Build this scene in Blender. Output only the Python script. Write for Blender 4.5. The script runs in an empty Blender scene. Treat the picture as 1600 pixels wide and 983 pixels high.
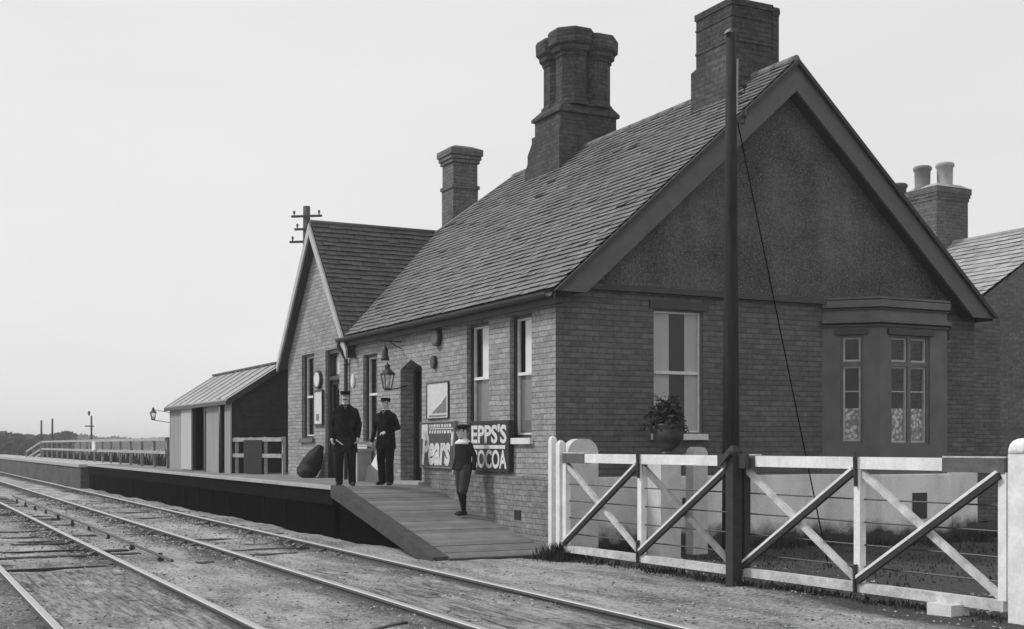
import bpy, bmesh, math, random
from mathutils import Vector, Matrix
R = math.radians
rnd = random.Random(7)
sc = bpy.context.scene
COL = sc.collection

# ------------------------------------------------------------------ materials
def new_mat(name):
    m = bpy.data.materials.new(name); m.use_nodes = True
    nt = m.node_tree; nt.nodes.clear()
    out = nt.nodes.new('ShaderNodeOutputMaterial')
    return m, nt, out
def N(nt, t, **kw):
    n = nt.nodes.new(t)
    for k, v in kw.items():
        if k.startswith('i_'):
            key = k[2:]
            key = int(key) if key.isdigit() else key.replace('_', ' ')
            n.inputs[key].default_value = v
        else: setattr(n, k, v)
    return n
def L(nt, a, b): nt.links.new(a, b)
def ramp(nt, fac, stops):
    r = nt.nodes.new('ShaderNodeValToRGB')
    el = r.color_ramp.elements
    while len(el) < len(stops): el.new(0.5)
    for e, (p, v) in zip(el, stops): e.position = p; e.color = (v, v, v, 1)
    L(nt, fac, r.inputs['Fac']); return r.outputs['Color']
def math_(nt, op, a, b=None):
    n = nt.nodes.new('ShaderNodeMath'); n.operation = op
    for i, v in enumerate((a, b)):
        if v is None: continue
        if isinstance(v, (int, float)): n.inputs[i].default_value = v
        else: L(nt, v, n.inputs[i])
    return n.outputs[0]
def mixc(nt, fac, a, b, mode='MIX'):
    n = nt.nodes.new('ShaderNodeMix'); n.data_type = 'RGBA'; n.blend_type = mode
    for i, v in ((0, fac), (6, a), (7, b)):
        if isinstance(v, (int, float)):
            n.inputs[i].default_value = v if i == 0 else (v, v, v, 1)
        else: L(nt, v, n.inputs[i])
    return n.outputs[2]
def noise(nt, scale, detail=4, rough=.55, vec=None):
    n = N(nt, 'ShaderNodeTexNoise', i_Scale=scale, i_Detail=detail, i_Roughness=rough)
    if vec is None:
        g = nt.nodes.new('ShaderNodeNewGeometry'); vec = g.outputs['Position']
    L(nt, vec, n.inputs['Vector']); return n.outputs['Fac']
def bsdf(nt, out, color, rough=.8, spec=.3, bump=None, bs=.4, bd=.01, metal=0):
    b = nt.nodes.new('ShaderNodeBsdfPrincipled')
    if isinstance(color, (int, float)): b.inputs['Base Color'].default_value = (color, color, color, 1)
    else: L(nt, color, b.inputs['Base Color'])
    if isinstance(rough, (int, float)): b.inputs['Roughness'].default_value = rough
    else: L(nt, rough, b.inputs['Roughness'])
    b.inputs['Specular IOR Level'].default_value = spec
    b.inputs['Metallic'].default_value = metal
    if bump is not None:
        bn = N(nt, 'ShaderNodeBump', i_Strength=bs, i_Distance=bd)
        L(nt, bump, bn.inputs['Height']); L(nt, bn.outputs[0], b.inputs['Normal'])
    L(nt, b.outputs[0], out.inputs['Surface']); return b
def plain(name, v, var=.25, scale=6, rough=.7, spec=.3, bump=.2, bd=.004, fine=60, metal=0, island=0, streak=False):
    m, nt, out = new_mat(name)
    g = nt.nodes.new('ShaderNodeNewGeometry')
    vec = g.outputs['Position']
    if streak:
        mp = N(nt, 'ShaderNodeMapping'); mp.inputs['Scale'].default_value = (1, 1, .12)
        L(nt, vec, mp.inputs['Vector']); vec = mp.outputs[0]
    a = noise(nt, scale, 5, .6, vec); b = noise(nt, fine, 3, .6)
    f = math_(nt, 'ADD', math_(nt, 'MULTIPLY', a, .65), math_(nt, 'MULTIPLY', b, .35))
    c = ramp(nt, f, [(.25, v*(1-var)), (.5, v), (.75, min(.92, v*(1+var)))])
    if island:
        k = math_(nt, 'ADD', math_(nt, 'MULTIPLY', g.outputs['Random Per Island'], 2*island), 1-island)
        c = mixc(nt, 1.0, c, k, 'MULTIPLY')
    bsdf(nt, out, c, rough, spec, b, bump, bd, metal)
    return m
def brick_mat(name, v, mortar, bw=.232, rh=.077, dirt=.35, bs=.6, mot=.3):
    m, nt, out = new_mat(name)
    g = nt.nodes.new('ShaderNodeNewGeometry')
    sp = nt.nodes.new('ShaderNodeSeparateXYZ'); L(nt, g.outputs['Position'], sp.inputs[0])
    sn = nt.nodes.new('ShaderNodeSeparateXYZ'); L(nt, g.outputs['True Normal'], sn.inputs[0])
    u = math_(nt, 'SUBTRACT', math_(nt, 'MULTIPLY', sp.outputs[0], sn.outputs[1]), math_(nt, 'MULTIPLY', sp.outputs[1], sn.outputs[0]))
    # wobble the courses a little
    wob = math_(nt, 'MULTIPLY', math_(nt, 'SUBTRACT', noise(nt, 1.3, 2), .5), .02)
    cb = nt.nodes.new('ShaderNodeCombineXYZ'); L(nt, u, cb.inputs[0]); L(nt, math_(nt, 'ADD', sp.outputs[2], wob), cb.inputs[1])
    bt = N(nt, 'ShaderNodeTexBrick', i_Scale=1, i_Mortar_Size=.0095, i_Mortar_Smooth=.35, i_Bias=0, i_Brick_Width=bw, i_Row_Height=rh)
    bt.inputs['Color1'].default_value = (v*.82, v*.82, v*.82, 1); bt.inputs['Color2'].default_value = (v*1.16, v*1.16, v*1.16, 1)
    bt.inputs['Mortar'].default_value = (v*.8, v*.8, v*.8, 1)
    L(nt, cb.outputs[0], bt.inputs['Vector'])
    zz = math_(nt, 'FRACT', math_(nt, 'DIVIDE', math_(nt, 'ADD', sp.outputs[2], wob), rh))
    bed = ramp(nt, math_(nt, 'ADD', zz, math_(nt, 'MULTIPLY', math_(nt, 'SUBTRACT', noise(nt, 11, 4, .7), .5), .22)), [(.0, 1), (.10, 1), (.17, 0)])
    bed = math_(nt, 'MULTIPLY', bed, ramp(nt, noise(nt, 3.2, 4, .7), [(.38, .15), (.55, .95)]))
    d = noise(nt, .9, 6, .65); d2 = noise(nt, 9, 4, .6)
    k = ramp(nt, math_(nt, 'ADD', math_(nt, 'MULTIPLY', d, .6), math_(nt, 'MULTIPLY', d2, .4)), [(.3, 1-dirt), (.5, 1), (.72, 1+dirt)])
    c = mixc(nt, 1.0, mixc(nt, bed, bt.outputs['Color'], mortar*.8), k, 'MULTIPLY')
    c = mixc(nt, 1.0, c, ramp(nt, noise(nt, 17, 4, .75), [(.36, 1-mot), (.5, 1), (.64, 1+mot*.9)]), 'MULTIPLY')
    sp2 = ramp(nt, noise(nt, 26, 2, .5), [(.69, 0), (.74, 1)])     # spalled pale flecks
    c = mixc(nt, math_(nt, 'MULTIPLY', sp2, .35), c, min(.7, v*2.2))
    h = math_(nt, 'SUBTRACT', math_(nt, 'MULTIPLY', noise(nt, 70, 3), .5), bt.outputs['Fac'])
    bsdf(nt, out, c, .9, .15, h, bs, .008)
    return m
M = {}
M['brick_long'] = brick_mat('brick_lit_side', .30, .16, dirt=.28, mot=.22)  # station brick in two tones: the lighter one paints the lit side
M['brick_gable'] = brick_mat('brick_shaded_side', .125, .085, dirt=.34, mot=.16)  # same brickwork darkened, shade of the gable side put into the colour
M['brick_base'] = brick_mat('brick_base_course', .20, .14, dirt=.35, mot=.3)
M['brick_chimney'] = brick_mat('brick_sooty', .07, .045, dirt=.65)
M['brick_stack'] = brick_mat('brick_stack', .13, .09, dirt=.45)
M['brick_house'] = brick_mat('brick_house', .15, .2, dirt=.3)
M['brick_platform'] = brick_mat('brick_platform', .10, .06, dirt=.45)
M['base_render'] = plain('stained_base_render', .20, .4, 2.2, .9, .15, .5, .008, 26)
M['cement'] = plain('painted_cement', .145, .35, 2.5, .85, .2, .3)
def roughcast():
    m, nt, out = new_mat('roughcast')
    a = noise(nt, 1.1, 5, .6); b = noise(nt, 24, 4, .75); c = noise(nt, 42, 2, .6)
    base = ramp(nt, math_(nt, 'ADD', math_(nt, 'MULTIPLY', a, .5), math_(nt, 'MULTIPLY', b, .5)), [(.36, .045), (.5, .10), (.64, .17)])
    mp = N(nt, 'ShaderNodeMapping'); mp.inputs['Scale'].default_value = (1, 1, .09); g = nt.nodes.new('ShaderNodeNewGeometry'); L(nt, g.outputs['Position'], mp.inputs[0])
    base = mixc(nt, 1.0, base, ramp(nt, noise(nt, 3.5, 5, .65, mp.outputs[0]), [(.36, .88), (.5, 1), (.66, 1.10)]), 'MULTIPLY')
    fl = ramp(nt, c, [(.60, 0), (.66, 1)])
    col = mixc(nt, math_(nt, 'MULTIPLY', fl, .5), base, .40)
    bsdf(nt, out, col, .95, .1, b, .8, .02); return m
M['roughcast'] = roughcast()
def plinth_mat():
    m, nt, out = new_mat('limewashed_plinth')
    g = nt.nodes.new('ShaderNodeNewGeometry'); sp = nt.nodes.new('ShaderNodeSeparateXYZ'); L(nt, g.outputs['Position'], sp.inputs[0])
    mp = N(nt, 'ShaderNodeMapping'); mp.inputs['Scale'].default_value = (1, 1, .35); L(nt, g.outputs['Position'], mp.inputs[0])
    a = noise(nt, 2.2, 6, .65, mp.outputs[0]); b = noise(nt, 30, 4, .6)
    f = math_(nt, 'ADD', math_(nt, 'MULTIPLY', a, .7), math_(nt, 'MULTIPLY', b, .3))
    col = ramp(nt, f, [(.3, .36), (.42, .66), (.55, .80), (.75, .86)])
    # splash dirt with a ragged edge, rising from the soil
    hgt = math_(nt, 'SUBTRACT', math_(nt, 'ADD', sp.outputs[2], math_(nt, 'MULTIPLY', noise(nt, 3.5, 5, .7), .5)), .40)
    k = ramp(nt, hgt, [(0, 0), (.22, 1)])
    col = mixc(nt, k, .06, col)
    bsdf(nt, out, col, .9, .15, b, .4, .01); return m
M['plinth'] = plinth_mat()
M['slate'] = plain('slate', .155, .32, 3, .6, .35, .3, .003, 50, island=.14)
M['slate_pale'] = plain('slate_pale', .34, .25, 3, .5, .45, .3, .003, 50, island=.2)
M['slate_wing'] = plain('slate_shaded', .07, .35, 3, .6, .35, .3, .003, 50, island=.2)  # slate darkened: shade of the wing slopes put into the colour
M['felt'] = plain('shed_roof_felt', .33, .2, 2.5, .75, .3, .3)
M['deck'] = plain('roof_deck_timber', .03, .2)
M['lead'] = plain('lead', .16, .25, 4, .55, .4)
M['barge'] = plain('bargeboard_paint', .115, .25, 5, .65, .3, .2, streak=False)
M['barge_pale'] = plain('bargeboard_pale', .42, .2, 5, .6, .3)
M['soffit'] = plain('soffit', .05, .2)
M['dark_paint'] = plain('dark_gloss_paint', .035, .3, 6, .4, .45)
M['door_paint'] = plain('door_paint', .022, .3, 6, .55, .3)
M['white_paint'] = plain('white_paint', .72, .26, 5, .6, .3, .3, fine=30)
M['sash_paint'] = plain('sash_paint', .66, .2, 9, .55, .3)
M['grey_frame'] = plain('grey_frame', .14, .25, 9, .6, .3)
M['white_worn'] = plain('white_paint_worn', .50, .55, 6, .7, .25, .3, fine=35)
M['gate_dark'] = plain('gate_weathered_timber', .04, .4, 8, .8, .2, .3)
M['fence_paint'] = plain('fence_paint_worn', .34, .5, 5, .8, .15, .3, fine=30)
M['strap'] = plain('strap_paint', .10, .4, 8, .7, .3, .3)
M['gate_grey'] = plain('gate_grey_timber', .21, .5, 8, .8, .2, .3)
M['iron'] = plain('iron', .03, .4, 12, .5, .5)
M['rust'] = plain('rail_rust', .09, .4, 14, .8, .3)
M['rail_top'] = plain('rail_polished', .46, .15, 3, .5, .4, .05, metal=.55)
M['sleeper'] = plain('sleeper', .042, .5, 9, .9, .15, .6, .01, 40)
M['pole'] = plain('creosote_pole', .026, .75, 14, .85, .2, .4, .006, streak=True)
M['pole_far'] = plain('pole_weathered', .09, .3, 8, .85, .2)
M['tar_board'] = plain('tarred_boards', .03, .4, 6, .8, .25)
M['shed_pale'] = plain('shed_pale_boards', .28, .22, 4, .75, .25, streak=True)
M['shed_white'] = plain('shed_white_door', .46, .15, 4, .7, .25, streak=True)
M['platform_top'] = plain('platform_boards', .23, .4, 2.2, .9, .15, .5, .01, 45, island=.16)
M['platform_edge'] = plain('platform_edge', .36, .3, 3, .85, .2, .4)
M['platform_void'] = plain('void_shade_black', .005, .5, 6, .95, 0, .4)  # near-black: shade below deck and ramp put into colour; also guy wire
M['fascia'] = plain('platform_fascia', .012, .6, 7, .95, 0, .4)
M['ramp_top'] = plain('ramp_boards', .17, .35, 3, .9, .15, .5, .01, 45, island=.18)
M['ramp_beam'] = plain('ramp_beam', .065, .45, 6, .9, .15, .4)
M['enamel_dark'] = plain('enamel_dark', .02, .2, 6, .35, .5, .05)
M['enamel_mid'] = plain('enamel_faded', .07, .5, 9, .5, .3, .05)
M['enamel_white'] = plain('enamel_white', .62, .38, 14, .4, .45, .05)
M['paper'] = plain('paper', .58, .15, 10, .85, .1)
M['paper_grey'] = plain('paper_grey', .2, .3, 14, .85, .1)
def cloth(name, v):
    m, nt, out = new_mat(name); a = noise(nt, 7, 4, .6); b = noise(nt, 60, 3, .6)
    bsdf(nt, out, ramp(nt, a, [(.35, v*.6), (.5, v), (.65, v*1.8)]), .95, .0, math_(nt, 'ADD', a, math_(nt, 'MULTIPLY', b, .06)), .9, .05); return m
M['coat'] = cloth('dark_serge', .017)
M['coat_boy'] = plain('boy_wool', .028, .35, 20, .95, 0, .3)
M['trouser'] = plain('trouser_cloth', .015, .3, 20, .95, 0, .3)
M['knicker'] = plain('knicker_cloth', .055, .3, 20, .95, .05, .3)
M['skin'] = plain('skin', .52, .12, 30, .6, .3, .1)
M['hair'] = plain('hair', .02, .3, 60, .7, .3)
M['linen'] = plain('linen', .68, .08, 20, .9, .1)
M['boot'] = plain('boot_leather', .012, .3, 20, .5, .4)
M['brass'] = plain('button_metal', .4, .1, 20, .4, .5, metal=.8)
M['sack'] = plain('sackcloth', .045, .35, 14, .95, .05, .6, .01)
M['leaf'] = plain('foliage', .045, .5, 20, .8, .2, island=.5)
M['weed'] = plain('weeds', .04, .5, 6, .85, .15, island=.5)
M['hedge'] = plain('hedge_foliage', .05, .4, .3, .95, .05, island=.4)
M['stone'] = plain('whitewashed_stone', .6, .25, 6, .9, .15, .4, .01)
M['pot_clay'] = plain('chimney_pot_pale', .36, .2, 8, .85)
M['pot_grey'] = plain('chimney_pot_grey', .2, .3, 8, .85)
M['pot_dark'] = plain('chimney_pot_dark', .10, .3, 8, .85)
def lace():
    m, nt, out = new_mat('lace_curtain'); v = N(nt, 'ShaderNodeTexVoronoi', i_Scale=16); g = nt.nodes.new('ShaderNodeNewGeometry'); L(nt, g.outputs['Position'], v.inputs['Vector'])
    f = math_(nt, 'ADD', v.outputs['Distance'], math_(nt, 'MULTIPLY', noise(nt, 9, 3), .5))
    bsdf(nt, out, ramp(nt, f, [(.3, .85), (.65, .6), (.85, .25)]), .95, 0); return m
M['curtain'] = lace()
M['blind'] = plain('window_blind', .8, .06, 3, .95, .05)
M['blind_mid'] = plain('window_blind_linen', .5, .12, 3, .95, .05)
M['sash_worn'] = plain('sash_paint_worn', .46, .25, 9, .6, .3)
M['blind_grey'] = plain('window_blind_grey', .2, .15, 3, .95, .05)
M['room'] = plain('room_shade', .02, .1)  # near-black tone paints in the indoor shade
def glass():
    m, nt, out = new_mat('window_glass')
    t = N(nt, 'ShaderNodeBsdfTransparent'); t.inputs[0].default_value = (.9, .9, .9, 1)
    g = N(nt, 'ShaderNodeBsdfGlossy', i_Roughness=.02); g.inputs[0].default_value = (.95, .95, .95, 1)
    lw_ = N(nt, 'ShaderNodeLayerWeight', i_Blend=.5); f = nt.nodes.new('ShaderNodeMath'); f.operation = 'MULTIPLY_ADD'; f.inputs[1].default_value = .55; f.inputs[2].default_value = .045; L(nt, math_(nt, 'POWER', lw_.outputs['Facing'], 3.5), f.inputs[0])
    bn = N(nt, 'ShaderNodeBump', i_Strength=.05, i_Distance=.01); L(nt, noise(nt, 3, 2), bn.inputs['Height'])
    L(nt, bn.outputs[0], g.inputs['Normal'])
    mx = N(nt, 'ShaderNodeMixShader'); L(nt, f.outputs[0], mx.inputs[0]); L(nt, t.outputs[0], mx.inputs[1]); L(nt, g.outputs[0], mx.inputs[2])
    L(nt, mx.outputs[0], out.inputs['Surface']); return m
M['glass'] = glass()
def ground_mat():
    m, nt, out = new_mat('cinder_and_gravel')
    g = nt.nodes.new('ShaderNodeNewGeometry'); sp = nt.nodes.new('ShaderNodeSeparateXYZ'); L(nt, g.outputs['Position'], sp.inputs[0])
    mp = N(nt, 'ShaderNodeMapping'); mp.inputs['Scale'].default_value = (1, .3, 1); L(nt, g.outputs['Position'], mp.inputs[0])
    a = noise(nt, .45, 6, .6); b = noise(nt, 2.6, 6, .65, mp.outputs[0]); c = noise(nt, 24, 5, .75); d = noise(nt, 85, 3, .7)
    f = math_(nt, 'ADD', math_(nt, 'ADD', math_(nt, 'MULTIPLY', a, .2), math_(nt, 'MULTIPLY', b, .22)), math_(nt, 'ADD', math_(nt, 'MULTIPLY', c, .36), math_(nt, 'MULTIPLY', d, .22)))
    col = ramp(nt, f, [(.40, .04), (.46, .19), (.52, .40), (.60, .62)])
    # oily dirt beside the rails
    k = None
    for x0 in (-2.72, -4.17, -5.73, -7.13):
        dx = math_(nt, 'ABSOLUTE', math_(nt, 'SUBTRACT', math_(nt, 'SUBTRACT', sp.outputs[0], math_(nt, 'MULTIPLY', sp.outputs[1], .0065)), x0))
        e = ramp(nt, math_(nt, 'ADD', dx, math_(nt, 'MULTIPLY', math_(nt, 'SUBTRACT', noise(nt, 2.2, 4, .7), .5), .5)), [(.05, .22), (.34, 1)])
        k = e if k is None else mixc(nt, 1, k, e, 'MULTIPLY')
    on_track = ramp(nt, math_(nt, 'MULTIPLY', sp.outputs[1], .1), [(.0, 1), (.25, 0)])
    k = mixc(nt, math_(nt, 'MULTIPLY', on_track, .45), k, 1.0)
    col = mixc(nt, 1, col, k, 'MULTIPLY')
    # garden soil and cinders behind the gate, grassland far off
    soil = math_(nt, 'MULTIPLY', ramp(nt, math_(nt, 'ADD', math_(nt, 'MULTIPLY', math_(nt, 'SUBTRACT', sp.outputs[0], math_(nt, 'MULTIPLY', sp.outputs[1], .10)), .5), math_(nt, 'MULTIPLY', noise(nt, 2, 4), .2)), [(.16, 0), (.30, 1)]), 1.0)
    soilc = ramp(nt, math_(nt, 'ADD', math_(nt, 'MULTIPLY', c, .6), math_(nt, 'MULTIPLY', d, .4)), [(.38, .03), (.6, .12), (.7, .24)])
    col = mixc(nt, soil, col, soilc)
    far = ramp(nt, math_(nt, 'MULTIPLY', sp.outputs[1], .005), [(.35, 0), (.5, 1)])
    col = mixc(nt, far, col, ramp(nt, noise(nt, .05, 5, .6), [(.35, .05), (.65, .12)]))
    h = math_(nt, 'ADD', math_(nt, 'MULTIPLY', c, 1.0), math_(nt, 'MULTIPLY', d, .5))
    bsdf(nt, out, col, .95, .1, h, .9, .03); return m
M['ground'] = ground_mat()
M['pebble'] = plain('pebbles', .26, .4, 9, .95, .1, .3, island=.85)
def plank_dirt():
    m, nt, out = new_mat('dirt_caked_planks')
    g = nt.nodes.new('ShaderNodeNewGeometry'); mp = N(nt, 'ShaderNodeMapping'); mp.inputs['Scale'].default_value = (1, .12, 1); L(nt, g.outputs['Position'], mp.inputs[0])
    st_ = noise(nt, 16, 5, .7, mp.outputs[0]); c = noise(nt, 22, 5, .75); d = noise(nt, 80, 3, .7); a = noise(nt, 1.1, 5, .65)
    f = math_(nt, 'ADD', math_(nt, 'ADD', math_(nt, 'MULTIPLY', st_, .4), math_(nt, 'MULTIPLY', a, .2)), math_(nt, 'ADD', math_(nt, 'MULTIPLY', c, .22), math_(nt, 'MULTIPLY', d, .18)))
    col = ramp(nt, f, [(.40, .03), (.47, .15), (.53, .29), (.62, .46)])
    bsdf(nt, out, col, .95, .05, math_(nt, 'ADD', st_, c), .8, .02); return m
M['cinder'] = plank_dirt()

# ------------------------------------------------------------------ mesh building
class Fr:
    """wall frame: u along the wall (left to right from outside), z up, d outward"""
    def __init__(s, o, u):
        s.o = Vector(o); s.u = Vector(u).normalized(); s.n = Vector((s.u.y, -s.u.x, 0))
    def __call__(s, u, z, d=0): return s.o + s.u*u + Vector((0, 0, z)) + s.n*d
LONG = Fr((0, 0, 0), (0, -1, 0))
GAB = Fr((0, 0, 0), (1, 0, 0))
class MB:
    def __init__(s): s.bm = bmesh.new(); s.mi = 0
    def face(s, pts, mi=None):
        f = s.bm.faces.new([s.bm.verts.new(p) for p in pts]); f.material_index = s.mi if mi is None else mi; return f
    def hexa(s, p):   # 8 points: bottom 0-3, top 4-7
        v = [s.bm.verts.new(q) for q in p]
        for i in ((3, 2, 1, 0), (4, 5, 6, 7), (0, 1, 5, 4), (1, 2, 6, 5), (2, 3, 7, 6), (3, 0, 4, 7)):
            f = s.bm.faces.new([v[k] for k in i]); f.material_index = s.mi
        return s
    def box(s, a, b):
        (x0, y0, z0), (x1, y1, z1) = a, b
        return s.hexa([(x0, y0, z0), (x1, y0, z0), (x1, y1, z0), (x0, y1, z0), (x0, y0, z1), (x1, y0, z1), (x1, y1, z1), (x0, y1, z1)])
    def fbox(s, fr, u0, u1, z0, z1, d0, d1):
        return s.hexa([fr(u0, z0, d1), fr(u1, z0, d1), fr(u1, z0, d0), fr(u0, z0, d0), fr(u0, z1, d1), fr(u1, z1, d1), fr(u1, z1, d0), fr(u0, z1, d0)])
    def beam(s, p0, p1, w, h, up=(0, 0, 1)):
        p0, p1 = Vector(p0), Vector(p1); t = (p1-p0).normalized(); up = Vector(up)
        r = t.cross(up).normalized(); q = r.cross(t).normalized()
        a, b = r*w/2, q*h/2
        return s.hexa([p0-a-b, p0+a-b, p1+a-b, p1-a-b, p0-a+b, p0+a+b, p1+a+b, p1-a+b])
    def tube(s, pts, rad, n=8, cap=True):
        pts = [Vector(p) for p in pts]; rs = rad if isinstance(rad, (list, tuple)) else [rad]*len(pts)
        rings = []; ref = None
        for i, p in enumerate(pts):
            t = (pts[min(i+1, len(pts)-1)]-pts[max(i-1, 0)]).normalized()
            if ref is None: ref = Vector((1, 0, 0)) if abs(t.x) < .9 else Vector((0, 1, 0))
            a = (ref-t*ref.dot(t)).normalized(); b = t.cross(a); ref = a
            rings.append([s.bm.verts.new(p+(a*math.cos(2*math.pi*k/n)+b*math.sin(2*math.pi*k/n))*rs[i]) for k in range(n)])
        for A, B in zip(rings, rings[1:]):
            for k in range(n):
                f = s.bm.faces.new((A[k], A[(k+1) % n], B[(k+1) % n], B[k])); f.material_index = s.mi; f.smooth = n > 6
        if cap:
            s.bm.faces.new(rings[0][::-1]).material_index = s.mi; s.bm.faces.new(rings[-1]).material_index = s.mi
        return s
    def lathe(s, c, prof, n=16, rot=0, smooth=True, ax=(1, 1)):
        c = Vector(c); rings = []
        for r, z in prof:
            rings.append([s.bm.verts.new(c+Vector((ax[0]*r*math.cos(rot+2*math.pi*k/n), ax[1]*r*math.sin(rot+2*math.pi*k/n), z))) for k in range(n)])
        for A, B in zip(rings, rings[1:]):
            for k in range(n):
                f = s.bm.faces.new((A[k], A[(k+1) % n], B[(k+1) % n], B[k])); f.smooth = smooth; f.material_index = s.mi
        s.bm.faces.new(rings[0][::-1]).material_index = s.mi; s.bm.faces.new(rings[-1]).material_index = s.mi
        return s
    def ball(s, c, r, seg=12, rot=None):
        r = r if isinstance(r, (list, tuple)) else (r, r, r)
        mat = Matrix.Translation(Vector(c)) @ (rot.to_4x4() if rot else Matrix.Identity(4)) @ Matrix.Diagonal((*r, 1))
        g = bmesh.ops.create_uvsphere(s.bm, u_segments=seg, v_segments=max(6, seg*2//3), radius=1, matrix=mat)
        for v in g['verts']:
            for f in v.link_faces: f.smooth = True; f.material_index = s.mi
        return s
    def prism(s, pts, vec):
        vec = Vector(vec); a = [s.bm.verts.new(Vector(p)) for p in pts]; b = [s.bm.verts.new(Vector(p)+vec) for p in pts]
        s.bm.faces.new(a[::-1]).material_index = s.mi; s.bm.faces.new(b).material_index = s.mi
        for k in range(len(a)):
            f = s.bm.faces.new((a[k], a[(k+1) % len(a)], b[(k+1) % len(a)], b[k])); f.material_index = s.mi
        return s
    def disc(s, fr, u, z, ru, rz, d0, d1, n=24):
        return s.prism([fr(u+ru*math.cos(2*math.pi*k/n), z+rz*math.sin(2*math.pi*k/n), d0) for k in range(n)], fr.n*(d1-d0))
    def bevel(s, w=.006, seg=1):
        es = [e for e in s.bm.edges if len(e.link_faces) == 2 and e.calc_face_angle(0) > .5]
        bmesh.ops.bevel(s.bm, geom=es, offset=w, segments=seg, affect='EDGES', profile=.6, clamp_overlap=True)
        return s
    def build(s, name, mats, parent=None, base=None, normals=True):
        if normals: bmesh.ops.recalc_face_normals(s.bm, faces=s.bm.faces[:])
        off = Vector(base) if base is not None else (wloc(parent) if parent else Vector())
        bmesh.ops.translate(s.bm, verts=s.bm.verts[:], vec=-off)
        me = bpy.data.meshes.new(name); s.bm.to_mesh(me); s.bm.free()
        return link_mesh(name, me, mats, parent, off if parent is None else None)
def wloc(o):
    v = Vector(o.location)
    while o.parent: o = o.parent; v = v+Vector(o.location)
    return v
def link_mesh(name, me, mats, parent=None, loc=None):
    for m in (mats if isinstance(mats, (list, tuple)) else [mats]): me.materials.append(M[m] if isinstance(m, str) else m)
    o = bpy.data.objects.new(name, me); COL.objects.link(o)
    if parent: o.parent = parent
    elif loc is not None: o.location = loc
    return o
def thing(name, label, cat, loc, group=None, rz=0):
    o = bpy.data.objects.new(name, None); COL.objects.link(o); o.empty_display_size = .2
    o.location = loc; o.rotation_euler.z = rz
    return tag(o, label, cat, group)
def tag(o, label, cat, group=None):
    o['label'] = label; o['category'] = cat
    if group: o['group'] = group
    return o
def struct(o, kind='structure', label=None, cat=None):
    o['kind'] = kind
    if label: o['label'] = label
    o['category'] = cat or o.name.split('.')[0].replace('_', ' ')
    return o
def dup(o, parent=None):
    c = o.copy(); COL.objects.link(c); c.parent = parent
    for ch in list(o.children): dup(ch, c)
    return c
def wall(mb, fr, u0, u1, z0, z1, holes=(), rev=.14):
    us = sorted({u0, u1, *[h[0] for h in holes], *[h[1] for h in holes]}); zs = sorted({z0, z1, *[h[2] for h in holes], *[h[3] for h in holes]})
    for a, b in zip(us, us[1:]):
        for c, d in zip(zs, zs[1:]):
            mu, mz = (a+b)/2, (c+d)/2
            if any(h[0] < mu < h[1] and h[2] < mz < h[3] for h in holes): continue
            mb.face([fr(a, c), fr(b, c), fr(b, d), fr(a, d)])
    for h in holes:
        a, b, c, d = h[:4]; r = h[4] if len(h) > 4 else rev
        mb.face([fr(a, c), fr(a, c, -r), fr(a, d, -r), fr(a, d)]); mb.face([fr(b, c, -r), fr(b, c), fr(b, d), fr(b, d, -r)])
        mb.face([fr(a, d), fr(a, d, -r), fr(b, d, -r), fr(b, d)]); mb.face([fr(a, c, -r), fr(a, c), fr(b, c), fr(b, c, -r)])
def slates(poly, e, s, o, gauge=.135, width=.25, thick=.012, jit=.004, seed=1, la=None):
    """courses of single slates over a planar convex polygon. o origin on eave line, e along eave, s up the slope"""
    r = random.Random(seed); o, e, s = Vector(o), Vector(e).normalized(), Vector(s).normalized(); n = e.cross(s).normalized()
    if n.z < 0: n = -n
    poly = [Vector(p) for p in poly]
    A = [(p-o).dot(e) for p in poly]; B = [(p-o).dot(s) for p in poly]
    mb = MB(); row = 0; b = min(B)
    while b < max(B):
        a = min(A)-width*(.5 if row % 2 else 1)
        while a < max(A):
            g = .003+r.random()*.003; j = [r.uniform(-jit, jit) for _ in range(3)]; db = r.uniform(-.012, .010)-(r.random() < .012)*.05; sag = -.03*math.sin(max(0, min(1, (b-min(B))/(max(B)-min(B))))*math.pi)*(.5+.5*math.sin(a*.9+1))
            lo, hi = thick*1.7+j[0]+.004+(r.random() < .02)*.012+sag*.35+.012, .003+sag*.35+.012
            p = [o+e*(a+g)+s*(b+db)+n*(lo+j[1]), o+e*(a+width-g)+s*(b+db)+n*(lo+j[2]), o+e*(a+width-g)+s*(b+gauge*1.02)+n*hi, o+e*(a+g)+s*(b+gauge*1.02)+n*hi]
            va = [mb.bm.verts.new(q) for q in p]; mb.bm.faces.new(va)
            d0 = mb.bm.verts.new(p[0]-n*thick); d1 = mb.bm.verts.new(p[1]-n*thick); mb.bm.faces.new((d0, d1, va[1], va[0]))
            a += width
        b += gauge; row += 1
    c = sum(poly, Vector())/len(poly)
    for p, q in zip(poly, poly[1:]+poly[:1]):
        no = n.cross(q-p).normalized()
        if no.dot(c-p) > 0: no = -no
        bmesh.ops.bisect_plane(mb.bm, geom=mb.bm.verts[:]+mb.bm.edges[:]+mb.bm.faces[:], plane_co=p, plane_no=no, clear_outer=True)
    return mb
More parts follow.
